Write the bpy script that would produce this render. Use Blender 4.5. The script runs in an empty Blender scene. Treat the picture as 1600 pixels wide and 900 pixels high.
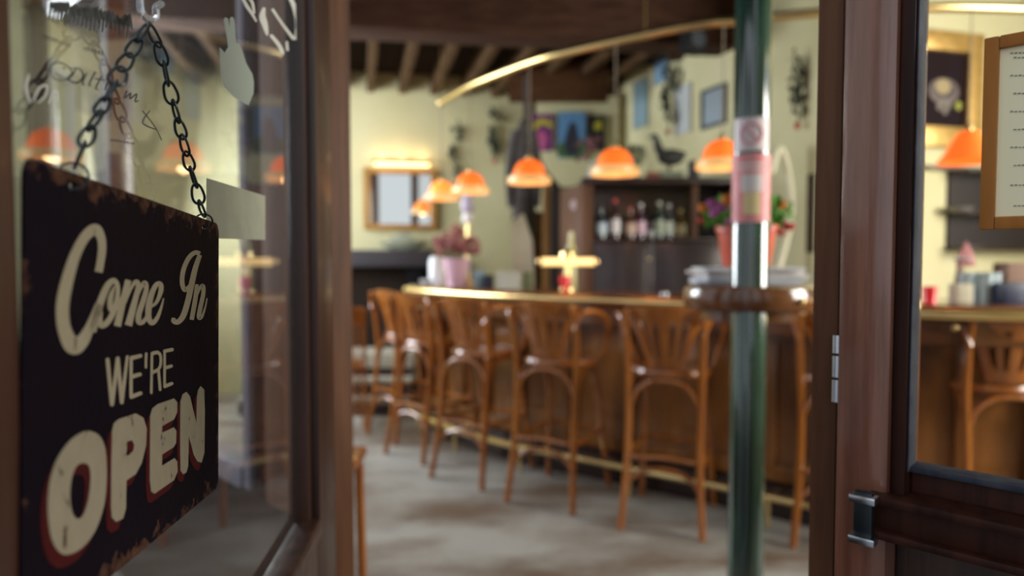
import bpy, bmesh, math, random
from mathutils import Vector, Matrix
random.seed(7)
C = bpy.context.scene.collection
S = bpy.context.scene
PI = math.pi
# ------------------------------------------------------------------ camera, world, light, exposure
FPX = 1067.0
CAM = Vector((0, 0, 1.25)); TILT = math.atan(45 / FPX)
cam = bpy.data.cameras.new('camera'); cam_o = bpy.data.objects.new('camera', cam); C.objects.link(cam_o)
cam.sensor_width = 36; cam.lens = 36 * FPX / 1600; cam.clip_start = 0.02; cam.clip_end = 200
cam_o.location = CAM; cam_o.rotation_euler = (PI / 2 - TILT, 0, 0)
cam.dof.use_dof = True; cam.dof.focus_distance = 0.60; cam.dof.aperture_fstop = 2.9
S.camera = cam_o
w = bpy.data.worlds.new('sky'); S.world = w; w.use_nodes = True
bg = w.node_tree.nodes['Background']; bg.inputs[0].default_value = (0.86, 0.92, 1.0, 1); bg.inputs[1].default_value = 0.95
S.view_settings.view_transform = 'Standard'; S.view_settings.look = 'None'
S.view_settings.gamma = 1; S.view_settings.use_curve_mapping = False; S.view_settings.exposure = 0.0
S.cycles.max_bounces = 10; S.cycles.transparent_max_bounces = 16
S.cycles.caustics_reflective = False; S.cycles.caustics_refractive = False
S.cycles.sample_clamp_indirect = 6.0

def area(loc, target, sx, sy, power, col):
    l = bpy.data.lights.new('daylight', 'AREA'); l.shape = 'RECTANGLE'; l.size = sx; l.size_y = sy
    l.energy = power; l.color = col
    o = bpy.data.objects.new('daylight', l); C.objects.link(o); o.location = loc
    o.rotation_euler = (Vector(target) - Vector(loc)).to_track_quat('-Z', 'Y').to_euler()
    return o
DAY = (0.86, 0.93, 1.0)
area((-2.75, 4.20, 1.95), (1, 4.4, 1.2), 1.2, 1.2, 95, DAY)      # behind the two left windows
area((-3.05, 5.45, 1.95), (1, 5.0, 1.2), 0.8, 1.2, 70, DAY)
area((4.42, 1.6, 2.0), (0, 4.6, 1.4), 2.2, 1.6, 225, (1.0, 0.96, 0.86))   # added daylight lamp outside an unseen opening in the right wall

# ------------------------------------------------------------------ helpers
FWD = Vector((0, math.cos(TILT), -math.sin(TILT))); UP = Vector((0, math.sin(TILT), math.cos(TILT)))
def ray(px, py):
    return Vector((1, 0, 0)) * ((px - 800) / FPX) + UP * ((450 - py) / FPX) + FWD
def at(px, py, Y):
    d = ray(px, py); return CAM + d * (Y / d.y)
def hit(px, py, P, N):
    d = ray(px, py); return CAM + d * ((P - CAM).dot(N) / d.dot(N))

MATS = {}
def mat(name, col, rough=0.5, metal=0.0, col2=None, scale=8, stretch=(1, 1, 1), bump=0.0, emit=None, es=0, coat=0.0, trans=0.0, contrast=(0.35, 0.65), spec=0.5, alpha=1):
    if name in MATS: return MATS[name]
    m = bpy.data.materials.new(name); m.use_nodes = True; nt = m.node_tree; b = nt.nodes['Principled BSDF']
    b.inputs['Base Color'].default_value = (*col, 1); b.inputs['Roughness'].default_value = rough
    b.inputs['Metallic'].default_value = metal; b.inputs['Coat Weight'].default_value = coat; b.inputs['Coat Roughness'].default_value = 0.12
    b.inputs['Transmission Weight'].default_value = trans; b.inputs['Specular IOR Level'].default_value = spec
    b.inputs['Alpha'].default_value = alpha
    if emit: b.inputs['Emission Color'].default_value = (*emit, 1); b.inputs['Emission Strength'].default_value = es
    if col2 or bump:
        tc = nt.nodes.new('ShaderNodeTexCoord'); mp = nt.nodes.new('ShaderNodeMapping'); mp.inputs['Scale'].default_value = stretch
        nz = nt.nodes.new('ShaderNodeTexNoise'); nz.inputs['Scale'].default_value = scale; nz.inputs['Detail'].default_value = 6; nz.inputs['Roughness'].default_value = 0.6
        nt.links.new(tc.outputs['Object'], mp.inputs[0]); nt.links.new(mp.outputs[0], nz.inputs['Vector'])
        if col2:
            r = nt.nodes.new('ShaderNodeValToRGB'); r.color_ramp.elements[0].position = contrast[0]; r.color_ramp.elements[1].position = contrast[1]
            r.color_ramp.elements[0].color = (*col, 1); r.color_ramp.elements[1].color = (*col2, 1)
            nt.links.new(nz.outputs['Fac'], r.inputs[0]); nt.links.new(r.outputs[0], b.inputs['Base Color'])
        if bump:
            bp = nt.nodes.new('ShaderNodeBump'); bp.inputs['Strength'].default_value = bump; bp.inputs['Distance'].default_value = 0.01
            nt.links.new(nz.outputs['Fac'], bp.inputs['Height']); nt.links.new(bp.outputs[0], b.inputs['Normal'])
    MATS[name] = m; return m
VERT = (14, 14, 0.8)
def wood(name, a, b, rough=0.35, stretch=VERT, coat=0.3, scale=3, bump=0.15):
    return mat(name, a, rough, 0, b, scale, stretch, bump, coat=coat if rough < 0.5 else 0.0, spec=0.5 if rough < 0.5 else 0.2)

def pane_mat(name, tint, ior, rough=0.0, film=0.0):
    m = bpy.data.materials.new(name); m.use_nodes = True; nt = m.node_tree; nt.nodes.clear()
    out = nt.nodes.new('ShaderNodeOutputMaterial'); mx = nt.nodes.new('ShaderNodeMixShader')
    tr = nt.nodes.new('ShaderNodeBsdfTransparent'); tr.inputs[0].default_value = (*tint, 1)
    gl = nt.nodes.new('ShaderNodeBsdfGlossy'); gl.inputs['Roughness'].default_value = rough
    fr = nt.nodes.new('ShaderNodeFresnel'); fr.inputs[0].default_value = ior
    ge = nt.nodes.new('ShaderNodeNewGeometry'); sb = nt.nodes.new('ShaderNodeMath'); sb.operation = 'SUBTRACT'; sb.inputs[0].default_value = 1
    mu = nt.nodes.new('ShaderNodeMath'); mu.operation = 'MULTIPLY'
    L = nt.links.new
    L(ge.outputs['Backfacing'], sb.inputs[1]); L(fr.outputs[0], mu.inputs[0]); L(sb.outputs[0], mu.inputs[1])
    L(mu.outputs[0], mx.inputs[0]); L(tr.outputs[0], mx.inputs[1]); L(gl.outputs[0], mx.inputs[2])
    if film:
        df = nt.nodes.new('ShaderNodeBsdfDiffuse'); df.inputs[0].default_value = (0.8, 0.82, 0.8, 1)
        m2 = nt.nodes.new('ShaderNodeMixShader'); m2.inputs[0].default_value = film
        L(mx.outputs[0], m2.inputs[1]); L(df.outputs[0], m2.inputs[2]); L(m2.outputs[0], out.inputs[0])
    else: L(mx.outputs[0], out.inputs[0])
    return m
M_PANE = pane_mat('old_window_glass', (0.86, 0.87, 0.86), 2.6)
M_PANE_FRONT = pane_mat('clear_window_glass', (0.98, 0.98, 0.98), 1.12)

MW = {}
def _finish(me):
    me.shade_smooth()
    try: me.set_sharp_from_angle(angle=math.radians(32))
    except Exception: pass
def obj(name, bm, m, parent=None, world=False, recalc=True):
    if recalc: bmesh.ops.recalc_face_normals(bm, faces=bm.faces)
    me = bpy.data.meshes.new(name)
    if parent is not None:
        base = MW[parent.name]
        if world: bm.transform(base.inverted())
        bm.to_mesh(me)
    else:
        base = Matrix.Identity(4)
        vs = [v.co for v in bm.verts]
        c = Vector(((min(v.x for v in vs) + max(v.x for v in vs)) / 2, (min(v.y for v in vs) + max(v.y for v in vs)) / 2, min(v.z for v in vs)))
        base = Matrix.Translation(c); bm.transform(base.inverted()); bm.to_mesh(me)
    bm.free(); _finish(me)
    if m: me.materials.append(m)
    o = bpy.data.objects.new(name, me); C.objects.link(o)
    if parent is not None: o.parent = parent
    else: o.location = base.to_translation()
    MW[o.name] = base
    return o
def tag(o, label, cat, group=None, kind=None):
    o['label'] = label; o['category'] = cat
    if group: o['group'] = group
    if kind: o['kind'] = kind
    return o
def thing(name, label, cat, loc=(0, 0, 0), rz=0.0, group=None):
    o = bpy.data.objects.new(name, None); C.objects.link(o); o.location = loc; o.rotation_euler = (0, 0, rz); o.empty_display_size = 0.05
    MW[o.name] = Matrix.Translation(Vector(loc)) @ Matrix.Rotation(rz, 4, 'Z')
    tag(o, label, cat, group); return o
def struct(name, bm, m, parent=None):
    o = obj(name, bm, m, parent, world=parent is not None)
    if parent is None: o['kind'] = 'structure'
    return o
def dup(root, loc, rz, label, group=None):
    r = root.copy(); C.objects.link(r); r.location = loc; r.rotation_euler = (0, 0, rz); r['label'] = label
    if group: r['group'] = group
    for ch in list(root.children):
        c = ch.copy(); C.objects.link(c); c.parent = r
        for g in ch.children:
            d = g.copy(); C.objects.link(d); d.parent = c
    MW[r.name] = Matrix.Translation(Vector(loc)) @ Matrix.Rotation(rz, 4, 'Z')
    return r
def NB(): return bmesh.new()
def quad(bm, pts):
    return bm.faces.new([bm.verts.new(p) for p in pts])
def box(bm, x0, x1, y0, y1, z0, z1, bev=0.0, mtx=None):
    n0 = len(bm.verts)
    r = bmesh.ops.create_cube(bm, size=1)
    for v in r['verts']:
        v.co = Vector(((x0 + x1) / 2 + v.co.x * (x1 - x0), (y0 + y1) / 2 + v.co.y * (y1 - y0), (z0 + z1) / 2 + v.co.z * (z1 - z0)))
    vs = r['verts']
    if bev:
        es = list({e for v in vs for e in v.link_edges})
        rr = bmesh.ops.bevel(bm, geom=es, offset=bev, segments=2, affect='EDGES', profile=0.6)
        vs = list({v for f in rr['faces'] for v in f.verts} | {v for v in vs if v.is_valid})
    if mtx:
        for v in vs: v.co = mtx @ v.co
    return vs
def slab(bm, A, B, n0, n1, z0, z1, bev=0.003):
    A = Vector(A[:2]); B = Vector(B[:2]); t = (B - A); L = t.length; ang = math.atan2(t.y, t.x)
    m = Matrix.Translation((A.x, A.y, 0)) @ Matrix.Rotation(ang, 4, 'Z')
    return box(bm, 0, L, min(n0, n1), max(n0, n1), z0, z1, bev, m)
def lathe(bm, prof, c=(0, 0, 0), n=24, sx=1, sy=1, mtx=None):
    rings = []
    for r, z in prof:
        ring = []
        for i in range(n):
            a = 2 * PI * i / n
            p = Vector((c[0] + r * sx * math.cos(a), c[1] + r * sy * math.sin(a), c[2] + z))
            if mtx: p = mtx @ p
            ring.append(bm.verts.new(p))
        rings.append(ring)
    for a, b in zip(rings, rings[1:]):
        for i in range(n): bm.faces.new((a[i], a[(i + 1) % n], b[(i + 1) % n], b[i]))
    if prof[0][0] > 1e-5: bm.faces.new(list(reversed(rings[0])))
    if prof[-1][0] > 1e-5: bm.faces.new(rings[-1])
    bmesh.ops.remove_doubles(bm, verts=[v for rg in (rings[0], rings[-1]) for v in rg], dist=1e-6)
def crom(pts, k=6, closed=False):
    P = [Vector(p) for p in pts]; n = len(P); out = []
    segs = n if closed else n - 1
    for i in range(segs):
        if closed: p0, p1, p2, p3 = P[i - 1], P[i], P[(i + 1) % n], P[(i + 2) % n]
        else: p0, p1, p2, p3 = P[max(i - 1, 0)], P[i], P[i + 1], P[min(i + 2, n - 1)]
        for j in range(k):
            t = j / k
            out.append(0.5 * ((2 * p1) + (p2 - p0) * t + (2 * p0 - 5 * p1 + 4 * p2 - p3) * t * t + (3 * p1 - p0 - 3 * p2 + p3) * t ** 3))
    if not closed: out.append(P[-1])
    return out
def tube(bm, pts, r, n=10, closed=False, k=6, smooth=True):
    P = crom(pts, k, closed) if smooth else [Vector(p) for p in pts]
    N = len(P); rs = r if isinstance(r, (list, tuple)) else None
    rings = []; up = None
    for i, p in enumerate(P):
        t = (P[(i + 1) % N] - P[i - 1]) if closed else (P[min(i + 1, N - 1)] - P[max(i - 1, 0)])
        t.normalize()
        if up is None: up = t.orthogonal().normalized()
        up = (up - t * up.dot(t)).normalized(); sd = t.cross(up)
        rr = r if rs is None else rs[0] + (rs[1] - rs[0]) * i / (N - 1) if len(rs) == 2 else rs[min(int(i * len(rs) / N), len(rs) - 1)]
        rings.append([bm.verts.new(p + (up * math.cos(2 * PI * j / n) + sd * math.sin(2 * PI * j / n)) * rr) for j in range(n)])
    for a, b in (zip(rings, rings[1:] + rings[:1]) if closed else zip(rings, rings[1:])):
        for j in range(n): bm.faces.new((a[j], a[(j + 1) % n], b[(j + 1) % n], b[j]))
    if not closed:
        bm.faces.new(list(reversed(rings[0]))); bm.faces.new(rings[-1])
def ball(bm, c, r, sub=2, sc=(1, 1, 1)):
    m = Matrix.Translation(Vector(c)) @ Matrix.Diagonal((sc[0] * r, sc[1] * r, sc[2] * r, 1))
    bmesh.ops.create_icosphere(bm, subdivisions=sub, radius=1, matrix=m)
def sweep(bm, path, prof, closed_ends=True):
    """path: list of (x, y); prof: closed list of (offset along left normal, z)"""
    rings = []
    for i, p in enumerate(path):
        t = (Vector(path[min(i + 1, len(path) - 1)][:2]) - Vector(path[max(i - 1, 0)][:2])).normalized(); nn = Vector((-t.y, t.x))
        rings.append([bm.verts.new((p[0] + nn.x * o, p[1] + nn.y * o, z)) for o, z in prof])
    m = len(prof)
    for a, b in zip(rings, rings[1:]):
        for j in range(m): bm.faces.new((a[j], a[(j + 1) % m], b[(j + 1) % m], b[j]))
    if closed_ends: bm.faces.new(rings[0]); bm.faces.new(rings[-1])
def fill_poly(bm, loops, frame, depth=0.0004, lift=0.0, smooth=0):
    """loops in frame coordinates (u, v); frame = (O, U, V, N)"""
    O, U, V, N = frame; es = []
    for lp in loops:
        pts = [Vector((p[0], p[1], 0)) for p in lp]
        if smooth: pts = crom(pts, smooth, True)
        vs = [bm.verts.new(O + U * p.x + V * p.y + N * (lift + depth)) for p in pts]
        for i in range(len(vs)): es.append(bm.edges.new((vs[i], vs[(i + 1) % len(vs)])))
    r = bmesh.ops.triangle_fill(bm, edges=es, use_beauty=True, use_dissolve=False)
    fs = [f for f in r['geom'] if isinstance(f, bmesh.types.BMFace)]
    for f in fs:
        f.normal_update()
        if f.normal.dot(N) < 0: f.normal_flip()
    ex = bmesh.ops.extrude_face_region(bm, geom=fs, use_keep_orig=True)
    for v in [g for g in ex['geom'] if isinstance(g, bmesh.types.BMVert)]: v.co -= N * depth
def stroke_loops(pts, k=6):
    """pts (x, y, width) in picture units, smoothed: returns one outline"""
    P = crom([(a, b, c) for a, b, c in pts], k); Lft, Rgt = [], []
    for i, p in enumerate(P):
        t = P[min(i + 1, len(P) - 1)] - P[max(i - 1, 0)]; t = Vector((t.x, t.y)); t.normalize(); n = Vector((-t.y, t.x)); h = p.z / 2
        Lft.append((p.x + n.x * h, p.y + n.y * h)); Rgt.append((p.x - n.x * h, p.y - n.y * h))
    return Lft, Rgt
def ribbon(bm, pts, to_world, N, lift, k=6, cap=True):
    L, R = stroke_loops(pts, k)
    for i in range(len(L) - 1):
        a, b, c, d = L[i], L[i + 1], R[i + 1], R[i]
        q = [to_world(*p) + N * lift for p in (a, b, c, d)]
        f = quad(bm, q); f.normal_update()
        if f.normal.dot(N) < 0: f.normal_flip()
    if cap:
        for e in (0, -1):
            cx = (L[e][0] + R[e][0]) / 2; cy = (L[e][1] + R[e][1]) / 2; r = math.hypot(L[e][0] - R[e][0], L[e][1] - R[e][1]) / 2
            vs = [bm.verts.new(to_world(cx + r * math.cos(2 * PI * i / 14), cy + r * math.sin(2 * PI * i / 14)) + N * (lift + 0.00003)) for i in range(14)]
            f = bm.faces.new(vs); f.normal_update()
            if f.normal.dot(N) < 0: f.normal_flip()

# ------------------------------------------------------------------ materials
M_DOOR = wood('dark_varnished_door_wood', (0.016, 0.006, 0.004), (0.050, 0.018, 0.010), 0.42, coat=0.08)
M_POST = wood('brown_varnished_post_wood', (0.13, 0.045, 0.026), (0.24, 0.10, 0.062), 0.28, (20, 20, 1.2), 1.0)
M_STILE = wood('deep_brown_stile_wood', (0.016, 0.005, 0.003), (0.045, 0.013, 0.007), 0.5, coat=0.0)
M_JAMB = wood('worn_brown_jamb_wood', (0.07, 0.028, 0.013), (0.13, 0.055, 0.026), 0.55)
M_BEAM = wood('old_beam_wood', (0.035, 0.015, 0.009), (0.075, 0.034, 0.020), 0.9, (1, 10, 10), 0.0, 2)
M_JOIST = wood('joist_wood', (0.05, 0.025, 0.010), (0.10, 0.052, 0.022), 0.8, (6, 1, 6), 0.0, 2)
M_CEIL = wood('dark_ceiling_boards', (0.012, 0.0045, 0.003), (0.022, 0.009, 0.006), 0.9, (1, 8, 1), 0.0, 2)
M_CREAM = mat('cream_plaster', (0.66, 0.61, 0.34), 0.85, col2=(0.74, 0.69, 0.42), scale=1.3, bump=0.1)
M_FLOOR = mat('worn_grey_floor', (0.15, 0.10, 0.065), 0.6, col2=(0.38, 0.365, 0.325), scale=1.2, stretch=(0.9, 2.0, 1), bump=0.1, contrast=(0.38, 0.60))
M_BARWOOD = wood('glossy_bar_wood', (0.10, 0.035, 0.014), (0.20, 0.075, 0.028), 0.18, (3, 3, 12), 0.6, 2, 0.03)
M_PANEL = wood('amber_panel_wood', (0.09, 0.030, 0.007), (0.36, 0.14, 0.03), 0.3, (2.2, 2.2, 0.5), 0.4, 2)
M_CHAIR = wood('bentwood_orange_brown', (0.27, 0.076, 0.011), (0.44, 0.145, 0.022), 0.25, (8, 8, 1.5), 0.6, 2, 0.03)
M_CAB = wood('dark_cabinet_wood', (0.016, 0.007, 0.006), (0.035, 0.015, 0.012), 0.3, (2, 2, 8), 0.4)
M_CABSIDE = wood('brown_cabinet_side_wood', (0.09, 0.042, 0.024), (0.15, 0.075, 0.042), 0.5)
M_BRASS = mat('polished_brass', (0.88, 0.66, 0.30), 0.28, 1.0)
M_CHROME = mat('worn_chrome', (0.62, 0.66, 0.72), 0.22, 1.0)
M_BLACKMETAL = mat('black_chain_metal', (0.035, 0.045, 0.048), 0.32, 0.8)
M_BLACK = mat('matte_black', (0.006, 0.006, 0.008), 0.6, spec=0.15)
M_WHITE = mat('white_glaze', (0.80, 0.82, 0.85), 0.3)
M_PAPER = mat('paper', (0.74, 0.74, 0.70), 0.8)
M_GOLD = mat('gilt_frame', (0.50, 0.30, 0.08), 0.38, 0.5, (0.66, 0.42, 0.13), 20)
M_ORANGE = mat('orange_shade_glass', (0.85, 0.20, 0.04), 0.25, emit=(1.0, 0.13, 0.010), es=0.95)
M_ORANGE_HOT = mat('orange_shade_glass_bright', (0.85, 0.28, 0.06), 0.25, emit=(1.0, 0.26, 0.035), es=1.2)
M_RIM = mat('cream_rim_glass', (0.55, 0.38, 0.18), 0.3, emit=(1.0, 0.50, 0.14), es=0.6)
M_BULB = mat('lit_bulb', (1, 0.9, 0.7), 0.4, emit=(1.0, 0.80, 0.5), es=8)
M_GREEN = mat('dark_green_enamel', (0.006, 0.026, 0.018), 0.10, col2=(0.020, 0.075, 0.052), scale=6, stretch=(1, 1, 0.4), coat=1.0, contrast=(0.4, 0.62)); M_GREEN.node_tree.nodes['Principled BSDF'].inputs['Coat IOR'].default_value = 1.75
M_LEAF = mat('leaf_green', (0.06, 0.26, 0.02), 0.5, col2=(0.20, 0.46, 0.05), scale=20)
M_VINE = mat('dusty_dark_vine', (0.025, 0.035, 0.022), 0.7, col2=(0.06, 0.075, 0.05), scale=30)
M_RED = mat('bright_red', (0.65, 0.03, 0.03), 0.4)
M_TERRA = mat('red_pot', (0.66, 0.10, 0.055), 0.4)

# ------------------------------------------------------------------ the front: frame of reference
R0 = Vector((0.358, 0.78)); U = Vector((-0.718, 0.696))
def F(s): return R0 + U * s
# the interior side of F is the right-hand normal of +s, i.e. negative n in slab(F(a), F(b))
def fslab(bm, s0, s1, n0, n1, z0, z1, bev=0.003):
    slab(bm, F(max(s0, s1)), F(min(s0, s1)), n0, n1, z0, z1, bev)      # going right: left normal points inside
ROOM_L, ROOM_R = 4.0, -3.6

# ------------------------------------------------------------------ structure
bm = NB(); a, b = F(ROOM_R), F(ROOM_L)
quad(bm, [(a.x, a.y, 0), (4.9, 0.5, 0), (4.9, 7.2, 0), (-3.4, 7.2, 0), (b.x, b.y, 0)])
r = bmesh.ops.extrude_face_region(bm, geom=list(bm.faces))
for v in [g for g in r['geom'] if isinstance(g, bmesh.types.BMVert)]: v.co.z -= 0.1
struct('floor', bm, M_FLOOR)
bm = NB(); box(bm, -12, 12, -14, 12, -0.25, -0.11)
struct('pavement', bm, mat('grey_pavement', (0.20, 0.20, 0.20), 0.8, col2=(0.30, 0.30, 0.30), scale=2))
bm = NB(); quad(bm, [(a.x, a.y, 3.5), (4.9, 0.5, 3.5), (4.9, 7.2, 3.5), (-3.4, 7.2, 3.5), (b.x, b.y, 3.5)])
r = bmesh.ops.extrude_face_region(bm, geom=list(bm.faces))
for v in [g for g in r['geom'] if isinstance(g, bmesh.types.BMVert)]: v.co.z += 0.1
struct('ceiling', bm, M_CEIL)
# back wall and its dark neighbour
E = Vector((0.983, 0.184)); Bk = Vector((-1.584, 6.5))
def BW(t): return Bk + E * t
bm = NB(); slab(bm, BW(-2.0), BW(1.80), 0, 0.15, 0, 3.5, 0); struct('wall_back', bm, M_CREAM)
bm = NB(); slab(bm, BW(1.80), BW(4.2), 0.25, 0.40, 0, 3.5, 0); struct('wall_far', bm, wood('brown_wall_boards', (0.075, 0.035, 0.018), (0.13, 0.065, 0.03), 0.6, (1, 1, 8), 0))
# left wall with two windows
WL0 = F(ROOM_L); WL1 = BW(-1.95); tl = (WL1 - WL0); Ll = tl.length; tl.normalize()
def LW(t): return WL0 + tl * t
bm = NB()
wins = [(0.35, 1.35), (1.65, 2.35)]
WINZ0, WINZ1 = 1.38, 2.5
last = 0
for (p, q) in wins:
    slab(bm, LW(last), LW(p), 0, 0.18, 0, 3.5, 0); slab(bm, LW(p), LW(q), 0, 0.18, 0, WINZ0, 0); slab(bm, LW(p), LW(q), 0, 0.18, WINZ1, 3.5, 0); last = q
slab(bm, LW(last), LW(Ll), 0, 0.18, 0, 3.5, 0)
struct('wall_left', bm, M_CREAM)
for i, (p, q) in enumerate(wins):
    bm = NB()
    for z0, z1 in ((WINZ0, WINZ0 + 0.05), (WINZ1 - 0.05, WINZ1)): slab(bm, LW(p), LW(q), 0.05, 0.10, z0, z1)
    for u0, u1 in ((p, p + 0.05), (q - 0.05, q), ((p + q) / 2 - 0.02, (p + q) / 2 + 0.02)): slab(bm, LW(u0), LW(u1), 0.05, 0.10, WINZ0 + 0.05, WINZ1 - 0.05)
    fr = struct('window_%d' % (i + 1), bm, mat('white_window_paint', (0.55, 0.55, 0.55), 0.5))
    bm = NB(); slab(bm, LW(p + 0.05), LW(q - 0.05), 0.07, 0.076, WINZ0 + 0.05, WINZ1 - 0.05, 0)
    obj('window_pane', bm, M_PANE_FRONT, fr, world=True)
# gable wall on the right, cut along the stair line
def GW(px, py):
    return hit(px, py, Vector((3.3, 0, 0)), Vector((-1, -0.35, 0)).normalized())
bm = NB(); outline = []
g = [GW(900, 300), GW(945, 200), GW(985, 105), GW(1065, 95), GW(1140, 0)]
g0 = Vector((g[0].x, g[0].y, 0)); gL = Vector((1.87, 4.08, 0))
top = [Vector((g0.x, g0.y, g[0].z))] + g[1:] + [Vector((1.75, 4.43, 3.45)), Vector((gL.x, gL.y, 3.45))]
pts = [g0] + top + [gL]
f = quad(bm, pts)
r = bmesh.ops.extrude_face_region(bm, geom=[f])
for v in [q for q in r['geom'] if isinstance(q, bmesh.types.BMVert)]: v.co += Vector((0.12, 0.042, 0))
struct('wall_gable', bm, M_CREAM)
bm = NB(); slab(bm, (1.87, 4.08), (4.9, 4.93), 0, 0.15, 0, 3.5, 0); struct('wall_bar', bm, M_CREAM)
# right wall, out of view, with an opening added to light the bar
bm = NB(); x0 = F(ROOM_R)
RWA, RWB = Vector((4.75, 4.95)), Vector((x0.x + 0.0, x0.y))
tr_ = (RWB - RWA); Lr = tr_.length; tr_.normalize()
def RW(t): return RWA + tr_ * t
slab(bm, RW(0), RW(2.2), 0, -0.15, 0, 3.5, 0)
slab(bm, RW(2.2), RW(4.5), 0, -0.15, 0, 1.1, 0); slab(bm, RW(2.2), RW(4.5), 0, -0.15, 2.9, 3.5, 0); slab(bm, RW(4.5), RW(Lr), 0, -0.15, 0, 3.5, 0)
# slab's left normal here points outwards
struct('wall_right', bm, M_CREAM)

# ceiling: main beam, joists, deck
bm = NB(); slab(bm, (-2.95, 4.16), (1.62, 4.84), 0, 0.28, 2.74, 3.12, 0.01); o = struct('ceiling_beam', bm, M_BEAM)
bm = NB(); quad(bm, [(-3.3, 4.3, 3.02), (1.6, 4.95, 3.02), (1.2, 6.95, 3.02), (-3.3, 6.3, 3.02)])
r = bmesh.ops.extrude_face_region(bm, geom=list(bm.faces))
for v in [q for q in r['geom'] if isinstance(q, bmesh.types.BMVert)]: v.co.z += 0.05
struct('ceiling_boards', bm, M_CEIL)
jd = Vector((-0.225, 1)).normalized()
for i in range(13):
    base = Vector((-2.4, 4.45)) + Vector((0.985, 0.15)) * (0.30 * i)
    bm = NB(); slab(bm, base, base + jd * 2.05, -0.035, 0.035, 2.83, 3.02, 0.004); struct('ceiling_joist', bm, M_JOIST)
# upper brown panels seen over the posters
bm = NB(); slab(bm, at(795, 100, 5.9), at(950, 100, 5.9), 0, 0.06, 2.32 + 0.28, 3.0, 0.0); struct('trim_1', bm, wood('amber_upper_panel', (0.06, 0.025, 0.010), (0.11, 0.048, 0.018), 0.6, (1, 1, 6), 0))

# ------------------------------------------------------------------ the front: jambs, window, leaf
def fpart(name, s0, s1, n0, n1, z0, z1, m, parent=None, bev=0.004):
    bm = NB(); fslab(bm, s0, s1, n0, n1, z0, z1, bev)
    return struct(name, bm, m, parent)
fpart('door_jamb_right', -0.015, 0.014, 0.0, 0.13, 0, 2.5, M_JAMB)
fpart('casing_right', -0.073, -0.019, -0.014, 0.11, -0.11, 2.95, M_POST, bev=0.006)
fpart('door_jamb_left', 1.175, 1.235, -0.01, 0.13, -0.11, 2.5, M_JAMB)
fpart('door_header', -0.07, 3.9, -0.02, 0.14, 2.5, 3.5, M_DOOR)
fpart('window_header', -1.67, -0.07, 0.0, 0.14, 2.95, 3.5, M_DOOR)
# big front windows on the right
M_BEAD = mat('worn_blue_grey_bead', (0.020, 0.023, 0.036), 0.75, spec=0.1, col2=(0.05, 0.054, 0.07), scale=30)
for wn, sa, sb_ in (('window_3', -0.088, -0.64), ('window_6', -1.03, -1.62)):
    fr = fpart(wn, sa + (0.0145 if wn == 'window_3' else 0.05), sa, -0.008, 0.03, 0.96, 2.95, M_STILE)
    fpart('window_stile', sb_ - 0.05, sb_, 0.012, 0.06, 0.96, 2.95, M_STILE, fr)
    fpart('window_rail', sb_, sa, 0.012, 0.06, 0.96, 1.022, M_STILE, fr); fpart('window_rail', sb_, sa, 0.012, 0.06, 2.87, 2.95, M_STILE, fr)
    bm = NB(); fslab(bm, sa - 0.002, sa - 0.0002, -0.004, 0.025, 1.024, 2.87, 0.001); fslab(bm, sb_, sa - 0.0002, 0.004, 0.034, 1.0225, 1.029, 0.002)
    obj('glazing_bead', bm, M_BEAD, fr, world=True)
    bm = NB(); fslab(bm, sb_, sa - 0.001, 0.026, 0.0295, 1.02, 2.875, 0); obj('window_pane', bm, M_PANE_FRONT, fr, world=True)
fpart('wall_front_pier', -0.98, -0.69, 0.0, 0.14, -0.11, 3.5, M_DOOR)
# panel below with its moulded rail
fpart('wall_front_right', -1.67, -0.0735, 0.02, 0.10, -0.11, 0.958, M_DOOR)
bm = NB(); fslab(bm, -0.96, -0.056, -0.030, 0.018, 0.990, 1.000, 0.003); fslab(bm, -0.96, -0.056, -0.030, 0.018, 0.953, 0.962, 0.003); fslab(bm, -0.96, -0.06, -0.018, 0.018, 0.960, 0.992, 0.002)
struct('trim_2', bm, M_STILE)
fpart('wall_front_far_right', -3.6, -1.67, 0.0, 0.14, -0.11, 3.5, M_CREAM)
# chrome bracket on the rail
rt = thing('rail_bracket', 'small chrome bracket at the end of the moulded rail under the front window', 'bracket', (*F(-0.06), 0.95))
bm = NB(); fslab(bm, -0.066, -0.047, -0.040, -0.0305, 0.950, 1.004, 0.003); obj('plate', bm, M_BLACKMETAL, rt, world=True)
for z in (0.953, 0.997):
    bm = NB(); fslab(bm, -0.070, -0.044, -0.046, -0.0302, z - 0.004, z + 0.004, 0.0015); obj('lip', bm, M_CHROME, rt, world=True)
# hinge in the gap of the right jamb
ht = thing('door_hinge', 'worn steel hinge knuckles in the gap beside the right door post', 'hinge', (*F(-0.017), 1.1))
for z0, z1 in ((1.145, 1.165), (1.118, 1.142), (1.09, 1.115)):
    bm = NB(); c = F(-0.0165); lathe(bm, [(0.0045, z0), (0.0045, z1)], (c.x - 0.006, c.y - 0.007, 0), 12); obj('knuckle', bm, M_CHROME, ht, world=True)
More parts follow.
